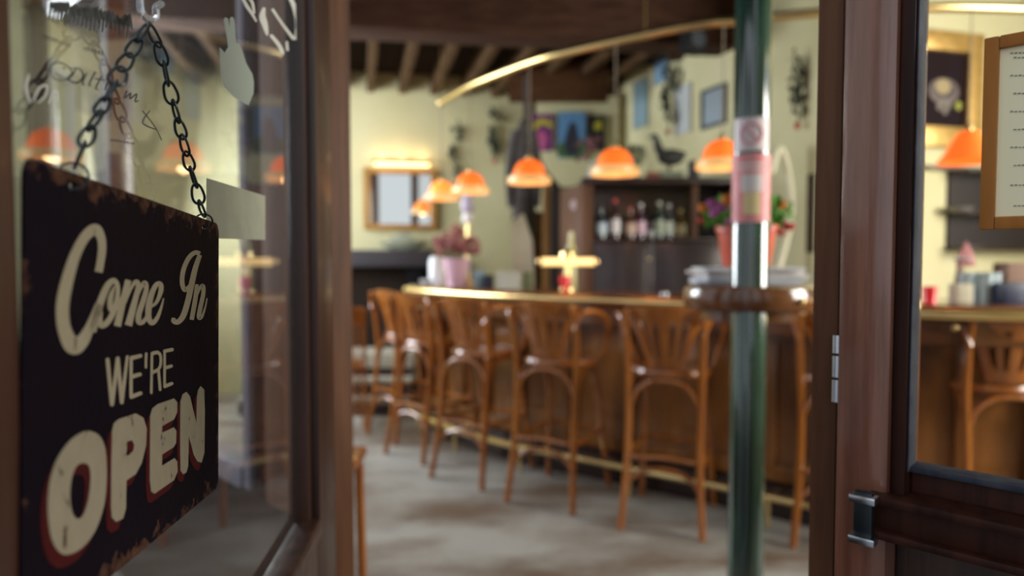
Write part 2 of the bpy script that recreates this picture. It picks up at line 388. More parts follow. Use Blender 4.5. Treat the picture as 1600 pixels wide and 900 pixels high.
# windows of the front further to the left, seen through the leaf
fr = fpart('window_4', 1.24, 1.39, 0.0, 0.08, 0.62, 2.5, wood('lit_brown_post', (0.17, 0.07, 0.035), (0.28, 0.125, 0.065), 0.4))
fpart('window_stile', 1.39, 1.475, 0.01, 0.07, 0.62, 2.5, M_STILE, fr)
fpart('window_stile', 1.505, 1.54, 0.01, 0.06, 0.62, 2.5, mat('pale_painted_stile', (0.36, 0.33, 0.38), 0.4), fr)
fpart('window_stile', 2.62, 2.72, 0.0, 0.08, 0.62, 2.5, M_POST, fr)
fpart('window_rail', 1.54, 2.62, 0.0, 0.08, 0.62, 0.68, MATS['pale_painted_stile'], fr)
bm = NB(); fslab(bm, 1.475, 2.62, 0.03, 0.034, 0.67, 2.5, 0); obj('window_pane', bm, M_PANE_FRONT, fr, world=True)
fpart('wall_front_left', 1.24, 4.0, 0.02, 0.12, -0.11, 0.62, M_DOOR)
fr = fpart('window_5', 3.85, 4.0, 0.0, 0.08, 0.62, 2.5, M_DOOR)
bm = NB(); fslab(bm, 2.72, 3.85, 0.03, 0.034, 0.62, 2.5, 0); obj('window_pane', bm, M_PANE_FRONT, fr, world=True)

# open leaf with glass
def GX(Y): return Vector((-0.24 - 0.09 * Y, Y))
def gslab(bm, y0, y1, n0, n1, z0, z1, bev=0.003):      # n positive = towards the doorway (right side)
    slab(bm, GX(max(y0, y1)), GX(min(y0, y1)), n0, n1, z0, z1, bev)
YN, YF = 0.345, 1.094
leaf = thing('door_leaf', 'open glazed dark wood door leaf carrying the hanging sign', 'door', (*GX(0.8), 0)); leaf['kind'] = 'structure'
for nm, y0, y1, z0, z1, m in (('stile', YF, YF + 0.17, 0.02, 2.42, M_DOOR), ('stile', YN - 0.10, YN, 0.02, 2.42, M_DOOR), ('rail', YN, YF, 0.02, 0.80, M_DOOR), ('rail', YN, YF, 2.27, 2.42, M_DOOR)):
    bm = NB(); gslab(bm, y0, y1, -0.02, 0.022, z0, z1, 0.006); obj(nm, bm, m, leaf, world=True)
bm = NB()
gslab(bm, YF - 0.022, YF, -0.012, 0.014, 0.80, 2.27, 0.006); gslab(bm, YN, YF - 0.0, -0.012, 0.030, 0.80, 0.832, 0.009)
gslab(bm, YF - 0.006, YF + 0.01, 0.01, 0.028, 0.80, 2.27, 0.005)
obj('moulding', bm, M_DOOR, leaf, world=True)
bm = NB(); gslab(bm, YN, YF, -0.002, 0.002, 0.81, 2.27, 0); glass = obj('glass_pane', bm, M_PANE, leaf, world=True)

# lettering and stickers on the leaf glass
GN = Vector((1, 0.09, 0)).normalized(); GP = Vector((-0.24, 0, 0)) + GN * 0.0022
def gpt(x, y): return hit(x, y, GP, GN)
def gtr(ox, oy, sc): return lambda x, y: gpt(ox + x / sc, oy + y / sc)
M_INK = mat('dark_glass_lettering', (0.05, 0.055, 0.06), 0.5)
M_WHITEINK = mat('pale_glass_paint', (0.62, 0.62, 0.56), 0.6)
T6 = gtr(20, 0, 3.75)
bm = NB()
for st in ([(205, 415, 6), (222, 378, 8), (275, 366, 8), (330, 395, 8), (345, 430, 9), (300, 468, 8), (245, 460, 7), (215, 425, 5)],
           [(295, 395, 8), (305, 402, 8)], [(372, 398, 7), (350, 438, 12), (318, 470, 8)], [(325, 470, 9), (375, 486, 11), (408, 455, 13), (405, 420, 10), (375, 400, 7), (330, 402, 6)],
           [(430, 430, 9), (405, 490, 10), (420, 495, 5)], [(480, 425, 10), (445, 495, 10), (460, 502, 5)], [(520, 445, 9), (485, 515, 10), (500, 522, 5)], [(480, 460, 6), (535, 470, 6)],
           [(560, 470, 8), (540, 525, 9)], [(545, 500, 6), (585, 480, 8), (570, 540, 8)],
           [(665, 535, 8), (655, 575, 8), (690, 545, 8), (685, 580, 8), (725, 550, 8), (715, 595, 8), (735, 590, 5)]):
    ribbon(bm, st, T6, GN, 0.0002, 4)
obj('script_lettering', bm, M_INK, glass, world=True)
bm = NB()
rnd = random.Random(3)
for (x, y, n, dx, dy, h) in ((180, 205, 9, 18, 6, 20), (418, 272, 6, 20, 6, 22), (575, 815, 8, 18, 3, 10)):      # two small words and a fine line, unreadable in the photograph
    for i in range(n):
        hh = h * (0.6 + 0.8 * rnd.random()); X = x + i * dx; Yy = y + i * dy
        ribbon(bm, [(X, Yy + h, 4), (X + 5, Yy + h - hh, 5), (X + 11, Yy + h, 4)], T6, GN, 0.0002, 3)
for i in range(20):                                                      # heavy ornate heading
    X = 210 + i * 24; Yy = 45 + i * 5
    ribbon(bm, [(X, Yy + 40 + rnd.random() * 40, 12), (X + 8, Yy + 10, 20), (X + 12, Yy - 40 * rnd.random() - 20, 24), (X + 30, Yy + 10 + 40 * rnd.random(), 12)], T6, GN, 0.0002, 3)
ribbon(bm, [(180, -20, 4), (180, 160, 4)], T6, GN, 0.0002, 2)
for q in ([(760, 650, 6), (830, 740, 6), (870, 820, 5)], [(800, 650, 5), (760, 720, 8), (840, 760, 6)], [(250, 430, 5), (300, 455, 5)]): ribbon(bm, q, T6, GN, 0.0002, 4)
obj('small_lettering', bm, M_INK, glass, world=True)
bm = NB()
for q in ([(90, 440, 12), (75, 520, 14), (100, 600, 10)], [(120, 590, 10), (150, 520, 12), (200, 500, 12), (190, 560, 10), (150, 600, 8)], [(215, 600, 10), (250, 530, 12), (262, 590, 8)]): ribbon(bm, q, T6, GN, 0.0002, 4)
T7 = gtr(320, 0, 5)
for q in ([(285, -30, 20), (330, 50, 26), (370, 110, 22), (400, 165, 12)], [(330, -30, 18), (370, 20, 22), (385, 100, 16)], [(460, 70, 26), (450, 130, 50), (468, 190, 46), (485, 260, 24)],
          [(530, 75, 18), (600, 180, 18), (690, 300, 22)], [(655, -40, 30), (700, 60, 34), (722, 180, 30), (712, 300, 26)], [(520, 280, 24), (570, 340, 28), (605, 400, 24), (610, 425, 12)], [(640, 330, 16), (645, 390, 18)], [(475, 250, 14), (488, 275, 10)]):
    ribbon(bm, q, T7, GN, 0.0002, 4)
obj('white_script', bm, M_WHITEINK, glass, world=True)
def decal(name, loops, tr, m, lift=0.0003):
    O = tr(*loops[0]); Ud = Vector((0.09, -1, 0)).normalized(); V = Vector((0, 0, 1)); fr = (O, Ud, V, GN)
    pts = []
    for p in loops:
        d = tr(*p) - O; pts.append((d.dot(Ud), d.dot(V)))
    bm = NB(); fill_poly(bm, [pts], fr, 0.0003, lift - 0.0002)
    o = obj(name, bm, m, glass, world=True, recalc=True); return o
o = decal('hand_sticker', [(115, 370), (145, 402), (152, 418), (182, 370), (148, 155), (160, 135), (178, 145), (194, 240), (196, 145), (212, 130), (228, 155), (240, 338), (265, 342), (290, 390), (320, 490), (370, 580), (381, 640), (378, 730), (340, 822), (310, 810), (230, 760), (150, 680), (125, 570)], T7, mat('pale_sticker', (0.36, 0.41, 0.36), 0.7))
o['label'] = 'pale hand shaped sticker with two raised fingers'
o = decal('paper_sticker', [(322, 278), (414, 306), (414, 375), (322, 372)], gtr(0, 0, 1), mat('yellowed_sticker', (0.34, 0.35, 0.27), 0.7, col2=(0.40, 0.40, 0.31), scale=30))
o['label'] = 'yellowed blank rectangular sticker'

# ------------------------------------------------------------------ hanging sign
TL = at(38, 243, 0.350); TR = at(342, 350, 0.655)
su = (TR - TL); SWd = su.length; su.normalize()
SN = su.cross(Vector((0, 0, 1))); SN.normalize()
if SN.x < 0: SN = -SN
sv = SN.cross(su).normalized()
if sv.z < 0: sv = -sv
SH = 0.250
root = thing('hanging_sign', 'weathered dark tin sign reading Come In We\'re OPEN, hung by chains on the door glass', 'sign', TL - sv * SH + su * SWd / 2)
bm = NB(); rc = 0.010; pts = []
for cx, cy, a0 in ((SWd - rc, -rc, 0), (rc, -rc, 90), (rc, -SH + rc, 180), (SWd - rc, -SH + rc, 270)):
    for i in range(6):
        a_ = math.radians(a0 + 18 * i); pts.append((cx + rc * math.cos(a_), cy + rc * math.sin(a_)))
holes = []
def circ(cx, cy, r, n=12): return [(cx + r * math.cos(-2 * PI * i / n), cy + r * math.sin(-2 * PI * i / n)) for i in range(n)]
HL = (0.113, -0.0085); HR = (SWd - 0.0165, -0.0085)
hl = hit(112, 280, TL, SN) - TL; hr = hit(318, 352, TL, SN) - TL
HL = (hl.dot(su), -0.0085); HR = (hr.dot(su), -0.0085)
fill_poly(bm, [pts, circ(*HL, 0.0028), circ(*HR, 0.0028)], (TL, su, sv, SN), 0.0016, -0.0016)
def sign_mat():
    m = bpy.data.materials.new('weathered_tin'); m.use_nodes = True; nt = m.node_tree; b = nt.nodes['Principled BSDF']; L = nt.links.new
    b.inputs['Roughness'].default_value = 0.6; b.inputs['Specular IOR Level'].default_value = 0.05
    uv = nt.nodes.new('ShaderNodeAttribute'); uv.attribute_name = 'edge'        # distance from the sheet's edge
    tc = nt.nodes.new('ShaderNodeTexCoord')
    nz = nt.nodes.new('ShaderNodeTexNoise'); nz.inputs['Scale'].default_value = 55; nz.inputs['Detail'].default_value = 8; nz.inputs['Roughness'].default_value = 0.7
    L(tc.outputs['Object'], nz.inputs['Vector'])
    m1 = nt.nodes.new('ShaderNodeMath'); m1.operation = 'MULTIPLY_ADD'; m1.inputs[1].default_value = 0.075; m1.inputs[2].default_value = -0.0315
    L(nz.outputs['Fac'], m1.inputs[0])
    m2 = nt.nodes.new('ShaderNodeMath'); m2.operation = 'GREATER_THAN'; L(m1.outputs[0], m2.inputs[0]); L(uv.outputs['Fac'], m2.inputs[1])
    rust = nt.nodes.new('ShaderNodeValToRGB'); rust.color_ramp.elements[0].color = (0.018, 0.008, 0.007, 1); rust.color_ramp.elements[1].color = (0.085, 0.040, 0.026, 1)
    rust.color_ramp.elements[0].position = 0.35; rust.color_ramp.elements[1].position = 0.65
    n2 = nt.nodes.new('ShaderNodeTexNoise'); n2.inputs['Scale'].default_value = 140; n2.inputs['Detail'].default_value = 5; L(tc.outputs['Object'], n2.inputs['Vector']); L(n2.outputs['Fac'], rust.inputs[0])
    n3 = nt.nodes.new('ShaderNodeTexNoise'); n3.inputs['Scale'].default_value = 22; n3.inputs['Detail'].default_value = 9; L(tc.outputs['Object'], n3.inputs['Vector'])
    navy = nt.nodes.new('ShaderNodeValToRGB'); navy.color_ramp.elements[0].color = (0.003, 0.002, 0.007, 1); navy.color_ramp.elements[1].color = (0.007, 0.0035, 0.006, 1); L(n3.outputs['Fac'], navy.inputs[0])
    mx = nt.nodes.new('ShaderNodeMix'); mx.data_type = 'RGBA'; L(m2.outputs[0], mx.inputs[0]); L(navy.outputs[0], mx.inputs[6]); L(rust.outputs[0], mx.inputs[7])
    L(mx.outputs[2], b.inputs['Base Color'])
    bp = nt.nodes.new('ShaderNodeBump'); bp.inputs['Strength'].default_value = 0.25; bp.inputs['Distance'].default_value = 0.001; L(n2.outputs['Fac'], bp.inputs['Height']); L(bp.outputs[0], b.inputs['Normal'])
    return m
M_SIGN = sign_mat()
# cut the front into a grid so the wear can follow the distance from the edge
for i in range(1, 40):
    bmesh.ops.bisect_plane(bm, geom=bm.verts[:] + bm.edges[:] + bm.faces[:], plane_co=TL + su * (SWd * i / 40), plane_no=su)
for i in range(1, 34):
    bmesh.ops.bisect_plane(bm, geom=bm.verts[:] + bm.edges[:] + bm.faces[:], plane_co=TL - sv * (SH * i / 34), plane_no=sv)
bm.transform(MW[root.name].inverted())
me_pts = [(v.co.copy()) for v in bm.verts]
panel = obj('panel', bm, M_SIGN, root)
att = panel.data.attributes.new('edge', 'FLOAT', 'POINT')
for i, v in enumerate(panel.data.vertices):
    d = (MW[root.name] @ v.co) - TL; x_, y_ = d.dot(su), -d.dot(sv)
    att.data[i].value = min(x_ + 0.012, SWd - x_ + 0.004, y_ - 0.001, SH - y_ + 0.003)
M_CREAMPAINT = mat('cream_sign_paint', (0.31, 0.265, 0.18), 0.6, spec=0.1, col2=(0.34, 0.295, 0.21), scale=60)
def worn(name, c, c2):
    m = mat(name, c, 0.6, spec=0.1); nt = m.node_tree; b = nt.nodes['Principled BSDF']; L = nt.links.new
    tc = nt.nodes.new('ShaderNodeTexCoord'); n = nt.nodes.new('ShaderNodeTexNoise'); n.inputs['Scale'].default_value = 95; n.inputs['Detail'].default_value = 7; n.inputs['Roughness'].default_value = 0.65
    mp = nt.nodes.new('ShaderNodeMapping'); mp.inputs['Scale'].default_value = (1, 1, 0.55); L(tc.outputs['Object'], mp.inputs[0]); L(mp.outputs[0], n.inputs['Vector'])
    r = nt.nodes.new('ShaderNodeValToRGB'); e = r.color_ramp.elements; e[0].position = 0.335; e[0].color = (*c2, 1); e[1].position = 0.37; e[1].color = (*c, 1)
    e2 = r.color_ramp.elements.new(0.7); e2.color = (c[0] * 1.15, c[1] * 1.15, c[2] * 1.15, 1)
    L(n.outputs['Fac'], r.inputs[0]); L(r.outputs[0], b.inputs['Base Color']); return m
M_WORN = worn('chipped_cream_sign_paint', (0.26, 0.225, 0.16), (0.07, 0.035, 0.025))
M_SHADOW = worn('dark_red_sign_paint', (0.05, 0.004, 0.005), (0.02, 0.01, 0.01))
def spt(x, y): return hit(x, y, TL, SN)
def strk(ox, oy, sc): return lambda x, y: spt(ox + x / sc, oy + y / sc)
bm = NB()
T1 = strk(80, 330, 3.75)
ribbon(bm, [(276, 357, 46), (288, 290, 46), (297, 210, 48), (287, 145, 52), (254, 107, 66), (196, 150, 60), (142, 250, 62), (102, 370, 70), (72, 500, 76), (64, 600, 76), (78, 700, 80), (125, 790, 98), (176, 765, 80), (215, 700, 60), (250, 620, 50), (280, 545, 46)], T1, SN, 0.0002, 6, False)
T2 = strk(140, 380, 6)
COME = [[(20, 830, 72), (70, 650, 72), (108, 530, 68), (165, 400, 62), (222, 352, 52), (258, 395, 42), (260, 480, 42), (245, 570, 50), (212, 665, 52), (160, 745, 55), (108, 772, 52), (88, 720, 60), (92, 640, 58)],
        [(232, 400, 12), (205, 470, 42), (190, 540, 52), (192, 610, 48), (215, 640, 40)], [(225, 640, 40), (262, 590, 26), (300, 500, 24), (320, 450, 20)],
        [(358, 345, 58), (305, 560, 60), (255, 778, 68)], [(330, 560, 16), (385, 420, 30), (430, 362, 44), (452, 400, 46), (425, 520, 54), (358, 772, 70)],
        [(410, 600, 14), (470, 430, 30), (512, 372, 46), (526, 430, 44), (497, 540, 50), (456, 665, 52), (458, 738, 52), (500, 735, 38), (548, 650, 24)],
        [(560, 600, 26), (620, 555, 32), (662, 450, 46), (658, 385, 46), (618, 392, 46), (575, 480, 52), (548, 600, 58), (548, 700, 54), (580, 748, 46), (628, 700, 38), (665, 605, 24), (688, 515, 12)],
        [(1030, 100, 42), (985, 88, 42), (930, 130, 44), (882, 225, 44), (862, 320, 44), (866, 395, 44), (890, 440, 40), (925, 400, 26)],
        [(1028, 110, 42), (985, 235, 50), (950, 385, 55), (915, 545, 54), (872, 680, 54), (822, 738, 48), (782, 728, 46), (785, 700, 32)],
        [(1000, 385, 34), (985, 520, 44), (950, 718, 42)], [(975, 560, 12), (1025, 425, 28), (1058, 400, 36), (1058, 480, 40), (1030, 610, 42), (1018, 695, 40), (1045, 692, 26), (1075, 610, 18), (1095, 515, 12)]]
for k_, s_ in enumerate(COME): ribbon(bm, s_, T2, SN, 0.0002 + 0.00004 * k_, 6, False)
obj('come_in_lettering', bm, M_CREAMPAINT, root, world=True, recalc=False)
bm = NB(); T3 = strk(150, 530, 7.5)
for k_, s_ in enumerate([[(132, 240, 44), (182, 765, 44)], [(185, 760, 44), (250, 225, 44)], [(250, 225, 44), (297, 740, 44)], [(297, 740, 42), (362, 205, 34)],
           [(406, 225, 38), (405, 680, 38)], [(410, 222, 50), (515, 195, 44)], [(412, 440, 48), (508, 412, 44)], [(412, 672, 50), (515, 634, 44)], [(580, 170, 30), (577, 330, 30)],
           [(648, 165, 30), (640, 628, 30)], [(652, 168, 42), (715, 155, 42), (748, 195, 32), (750, 290, 32), (722, 355, 36), (654, 388, 42)], [(725, 375, 32), (743, 592, 32)],
           [(795, 145, 30), (795, 560, 30)], [(797, 140, 42), (882, 122, 40)], [(797, 338, 40), (872, 315, 38)], [(797, 552, 42), (878, 520, 38)]]):
    ribbon(bm, s_, T3, SN, 0.0002 + 0.00003 * k_, 2)
obj('were_lettering', bm, M_CREAMPAINT, root, world=True, recalc=False)
T4 = strk(60, 590, 2.9); T5 = strk(160, 590, 3.747)
O_out = [(225, 242), (272, 264), (298, 320), (305, 400), (303, 500), (290, 590), (255, 690), (200, 765), (140, 800), (95, 795), (60, 745), (42, 660), (38, 560), (50, 460), (80, 370), (130, 295), (180, 255)]
O_in = [(195, 388), (225, 402), (232, 460), (222, 550), (200, 620), (172, 640), (148, 610), (138, 540), (145, 460), (165, 405)]
P_out = [(52, 310), (62, 268), (90, 244), (190, 210), (235, 235), (255, 300), (250, 400), (225, 500), (190, 565), (135, 602), (133, 680), (132, 765), (115, 825), (75, 845), (50, 820), (45, 760), (47, 500)]
P_in = [(138, 375), (168, 366), (182, 395), (176, 428), (155, 450), (136, 460)]
E_out = [(275, 225), (288, 180), (320, 155), (415, 122), (434, 145), (433, 205), (414, 245), (345, 284), (344, 323), (414, 291), (429, 312), (427, 382), (412, 408), (345, 450), (344, 516), (418, 471), (434, 492), (436, 550), (415, 600), (300, 680), (281, 668), (273, 600)]
N_out = [(453, 140), (466, 97), (488, 84), (508, 108), (530, 200), (547, 268), (549, 150), (552, 80), (571, 50), (592, 70), (596, 200), (593, 440), (577, 498), (552, 492), (530, 450), (515, 390), (501, 345), (500, 440), (497, 520), (487, 556), (468, 566), (453, 545), (451, 350)]
def sloop(pts, tr):
    return [((tr(*p) - TL).dot(su), (tr(*p) - TL).dot(sv)) for p in pts]
SFR = (TL, su, sv, SN)
for nm, m, dx, dy, lift in (('open_letter_shadow', M_SHADOW, -0.0058, -0.0052, 0.0), ('open_lettering', M_WORN, 0, 0, 0.00035)):
    bm = NB()
    for loops, tr, sm in (([O_out, O_in], T4, 4), ([P_out, P_in], T5, 0), ([E_out], T5, 0), ([N_out], T5, 0)):
        L_ = [[(p[0] + dx, p[1] + dy) for p in sloop(lp, tr)] for lp in loops]
        fill_poly(bm, L_, SFR, 0.0003, lift, sm)
    obj(nm, bm, m, root, world=True, recalc=False)

# suction hook on the glass
hk = gpt(232, 8)
hroot = thing('suction_hook', 'clear plastic suction cup hook stuck on the door glass', 'hook', hk)
M_CLEAR = mat('clear_plastic', (0.9, 0.9, 0.95), 0.08, trans=0.75)
bm = NB(); mt = Matrix.Translation(hk + GN * 0.001 + Vector((0, 0, 0.028))) @ GN.to_track_quat('Z', 'Y').to_matrix().to_4x4()
lathe(bm, [(0.021, 0), (0.019, 0.002), (0.010, 0.006), (0.006, 0.010), (0.006, 0.014), (0.0, 0.015)], (0, 0, 0), 24, mtx=mt); obj('suction_cup', bm, M_CLEAR, hroot, world=True)
gu = Vector((0.09, -1, 0)).normalized() * -1        # along the glass, away from the camera
hb = hit(222, 38, TL, SN)
def hp(px, py, off): return hit(px, py, GP + GN * off, GN)
bm = NB(); tube(bm, [hp(222, -40, 0.012), hp(219, -5, 0.013), hp(221, 18, 0.016), hp(232, 30, 0.018), hp(243, 26, 0.020), hp(244, 12, 0.021), hp(252, 6, 0.021)], 0.0026, 10); obj('hook_arm', bm, M_CLEAR, hroot, world=True)

# chains: individual links
def link_bm(a, b, roll, r=0.0011, wide=0.0048):
    a, b = Vector(a), Vector(b); d = b - a; L = d.length; d.normalize()
    s0 = d.orthogonal().normalized(); q = Matrix.Rotation(roll, 3, d); s1 = q @ s0
    e = 0.0022
    pts = []
    for t, w_ in ((-e, 0), (0.0008, 0.62), (L * 0.35, 0.9), (L * 0.7, 1.0), (L - 0.0005, 0.75), (L + e, 0), (L - 0.0005, -0.75), (L * 0.7, -1.0), (L * 0.35, -0.9), (0.0008, -0.62)):
        pts.append(a + d * t + s1 * (w_ * wide))
    bm = NB(); tube(bm, pts, r, 8, True, 3); return bm
def chain(name, label, pxs, offs, group):
    P = [hit(x, y, TL + SN * o_, SN) for (x, y), o_ in zip(pxs, offs)]
    rt = thing(name, label, 'chain', P[0], 0, group)
    for i in range(len(P) - 1):
        obj('link', link_bm(P[i], P[i + 1], (0.35 if i % 2 else 1.35) + 0.25 * math.sin(i * 2.1) + 0.6 * (i % 3 == 2), wide=0.0040 + 0.0008 * (i % 3 == 0)), M_BLACKMETAL, rt, world=True)
    return rt, P
off_n = lambda n: [0.0035 - 0.0015 * i / n for i in range(n)]
cl, PL = chain('sign_chain', 'black twisted link chain from the hook to the near corner of the sign', [(228, 40), (216, 62), (203, 86), (189, 108), (180, 130), (166, 154), (155, 176), (142, 200), (131, 226), (118, 258)], off_n(10), 'chains holding the sign')
cr, PR = chain('sign_chain', 'black twisted link chain from the hook to the far corner of the sign', [(234, 40), (246, 70), (256, 100), (262, 130), (271, 160), (278, 188), (285, 214), (291, 240), (298, 264), (306, 290), (312, 316), (318, 336)], off_n(12), 'chains holding the sign')
for P_, H_, par in ((PL, HL, cl), (PR, HR, cr)):
    h = TL + su * H_[0] + sv * H_[1]; c = (P_[-1] + h) / 2; rr = (P_[-1] - h).length / 2 + 0.001
    ax = (P_[-1] - h).normalized(); side = (SN * 0.9 + su * 0.45).normalized(); side = (side - ax * side.dot(ax)).normalized()
    bm = NB(); tube(bm, [c + ax * rr * math.cos(t) + side * rr * math.sin(t) for t in [2 * PI * i / 14 for i in range(14)]], 0.0008, 8, True, 2)
    obj('ring', bm, M_BLACKMETAL, par, world=True)

# ------------------------------------------------------------------ framed menu inside the window glass
mt_ = thing('framed_menu', 'small wooden framed menu hung just behind the front window glass', 'menu', (*F(-0.2), 1.28))
def yk(px): return 1.162 / ((px - 800) / FPX + 1.031)
def s_of(px): return (yk(px) - 0.78) / 0.696
# the plane lies 5 cm behind the pane
MO = Vector((*F(0), 0)) + Vector((0.696, 0.718, 0)) * 0.055; MNn = Vector((0.696, 0.718, 0))
def mpt(px, py): return hit(px, py, MO, MNn)
def m_sz(px, py):
    p = mpt(px, py) - MO; return Vector((p.x, p.y)).dot(U), p.z
s0, z1 = m_sz(1540, 62)
_, z0 = m_sz(1540, 359)
s1 = s0 - 0.155
bw = 0.013
bm = NB()
fslab(bm, s0, s0 - bw, 0.048, 0.062, z0, z1, 0.002); fslab(bm, s1, s1 + bw, 0.048, 0.062, z0, z1, 0.002)
fslab(bm, s0 - bw, s1 + bw, 0.048, 0.062, z1 - bw, z1, 0.002); fslab(bm, s0 - bw, s1 + bw, 0.048, 0.062, z0, z0 + bw, 0.002)
obj('frame', bm, wood('menu_frame_wood', (0.34, 0.12, 0.018), (0.48, 0.19, 0.035), 0.5, coat=0.0), mt_, world=True)
bm = NB(); fslab(bm, s0 - bw, s1 + bw, 0.054, 0.058, z0 + bw, z1 - bw, 0); pg = obj('page', bm, mat('menu_page', (0.98, 0.90, 0.60), 0.9, spec=0.1), mt_, world=True)
bm = NB(); rnd = random.Random(5)
for i, py in enumerate((84, 91, 119, 147, 175, 203, 231, 259, 290, 322)):
    st = 1579 + (5 if i % 2 else 0)
    for j in range(10):
        px = st + j * 6.5
        a_, b_ = m_sz(px, py - 1.5 * j / 10), m_sz(px + 4.5, py - 1.5 * j / 10)
        fslab(bm, a_[0], b_[0], 0.0534, 0.0539, a_[1] - 0.0005, a_[1] + 0.0004 + 0.0005 * rnd.random(), 0)
obj('menu_text', bm, mat('menu_ink', (0.25, 0.25, 0.22), 0.8), pg, world=True)

# ------------------------------------------------------------------ green pole with ring shelf
PX, PY, PR_ = 0.748, 2.15, 0.0555
pole = thing('iron_pole', 'dark green iron pole with stickers standing before the bar', 'pole', (PX, PY, 0))
bm = NB(); lathe(bm, [(0.085, 0), (0.085, 0.03), (0.062, 0.05), (PR_, 0.08), (PR_, 3.5)], (0, 0, 0), 48); obj('shaft', bm, M_GREEN, pole)
def patch(r, z0, z1, a0, a1, n=20):
    bm = NB(); A = [];
    for i in range(n + 1):
        a_ = math.radians(a0 + (a1 - a0) * i / n); A.append([Vector((rr * math.cos(a_), rr * math.sin(a_), z)) for rr, z in ((r, z0), (r, z1), (r - 0.0008, z1), (r - 0.0008, z0))])
    for p, q in zip(A, A[1:]):
        for j in range(4): quad(bm, [p[j], q[j], q[(j + 1) % 4], p[(j + 1) % 4]])
    quad(bm, A[0]); quad(bm, A[-1]); bmesh.ops.remove_doubles(bm, verts=bm.verts, dist=1e-6); return bm
def zy(y, Y=2.1): return at(800, y, Y).z
CA = -109
st = obj('sticker', patch(PR_ + 0.0012, zy(235), zy(183), CA - 62, CA + 62), mat('white_pink_sticker', (0.80, 0.70, 0.72), 0.45), pole); st['label'] = 'white square sticker with a red ring'
bm = NB(); zc = (zy(235) + zy(183)) / 2
def cyl(a_, z, r): a2 = math.radians(a_); return Vector((r * math.cos(a2), r * math.sin(a2), z))
rr = PR_ + 0.0018
ring = [cyl(CA + 33 * math.cos(t), zc + 0.030 * math.sin(t), rr) for t in [2 * PI * i / 20 for i in range(20)]]
tube(bm, ring, 0.0028, 6, True, 1); tube(bm, [cyl(CA - 22, zc + 0.02, rr), cyl(CA, zc, rr), cyl(CA + 22, zc - 0.02, rr)], 0.0028, 6)
obj('sticker_ring', bm, mat('faded_red', (0.75, 0.25, 0.30), 0.5), st)
st = obj('poster', patch(PR_ + 0.0022, zy(347), zy(240), CA - 80, CA + 80), mat('pink_red_poster', (0.80, 0.22, 0.24), 0.5, col2=(0.85, 0.36, 0.36), scale=25), pole); st['label'] = 'tall faded red poster wrapped round the pole'
obj('poster_panel', patch(PR_ + 0.003, zy(300), zy(272), CA - 30, CA + 35), mat('poster_white', (0.82, 0.76, 0.74), 0.5), st)
obj('poster_glass_drawing', patch(PR_ + 0.003, zy(335), zy(301), CA - 22, CA + 28), mat('poster_yellow', (0.85, 0.70, 0.36), 0.5), st)
for zz in (256, 264):
    obj('poster_line', patch(PR_ + 0.003, zy(zz + 2), zy(zz - 2), CA - 35, CA + 35), MATS['poster_white'], st)
SHX, SHY = 0.790, 2.285
sh = thing('pole_shelf', 'round brown wooden shelf fixed around the green pole', 'shelf', (SHX, SHY, 1.08))
bm = NB(); lathe(bm, [(0.0, 0.004), (0.19, 0.004), (0.205, 0.012), (0.210, 0.03), (0.210, 0.062), (0.203, 0.078), (0.19, 0.085), (0.0, 0.085)], (0, 0, 0), 64); obj('board', bm, M_BARWOOD, sh)
bm = NB(); lathe(bm, [(0.02, -0.03), (0.16, -0.03), (0.16, 0.004), (0.02, 0.004)], (0, 0, 0), 32); obj('underplate', bm, M_BARWOOD, sh)
bm = NB(); a_ = math.radians(-62); ball(bm, (0.216 * math.cos(a_), 0.216 * math.sin(a_), 0.040), 0.011); obj('knob', bm, M_BRASS, sh)
# magazines behind the pole
mc = [(0.78, 0.80, 0.84), (0.62, 0.66, 0.74), (0.85, 0.84, 0.82), (0.70, 0.62, 0.62), (0.82, 0.85, 0.88)]
ml = ['white magazine at the bottom of the stack on the pole shelf', 'blue grey magazine second from the bottom under the red flower pot', 'cream magazine in the middle of the stack on the pole shelf', 'pinkish grey magazine second from top under the flower pot', 'pale magazine on top of the stack right under the flower pot']
z = 1.166
for i in range(5):
    bm = NB(); m_ = Matrix.Translation((0.80 + 0.012 * ((i * 7) % 3 - 1), 2.335, z)) @ Matrix.Rotation(math.radians((-7, 3, -2, 5, -4)[i]), 4, 'Z')
    box(bm, -0.165, 0.165, -0.10, 0.10, 0.0, 0.0105, 0.002, m_); tag(obj('magazine', bm, mat('magazine_cover_%s' % 'abcde'[i], mc[i], 0.5, col2=tuple(c * 0.8 for c in mc[i]), scale=12)), ml[i], 'magazine', 'magazines stacked on the pole shelf'); z += 0.0115
# flower pot
def leafy(bm, n, c, R, s, rnd, flat=1.0):
    for i in range(n):
        d = Vector((rnd.gauss(0, 1), rnd.gauss(0, 1), rnd.gauss(0, 1) * flat)); d.normalize(); p = Vector(c) + Vector((d.x * R[0], d.y * R[1], d.z * R[2])) * (0.55 + 0.45 * rnd.random())
        q = Vector((rnd.gauss(0, 1), rnd.gauss(0, 1), rnd.gauss(0, 1))).normalized().to_track_quat('Z', 'Y').to_matrix()
        l = s * (0.7 + 0.6 * rnd.random())
        a1, b1, c1, d1 = [p + q @ Vector(v) for v in ((0, -l, 0), (l * 0.45, 0, l * 0.15), (0, l, 0), (-l * 0.45, 0, l * 0.15))]
        bm.faces.new([bm.verts.new(v) for v in (a1, b1, c1)]); bm.faces.new([bm.verts.new(v) for v in (a1, c1, d1)])
fp = thing('potted_flowers', 'red pot of green leaved mixed flowers on the magazines behind the pole', 'plant', (0.80, 2.335, z))
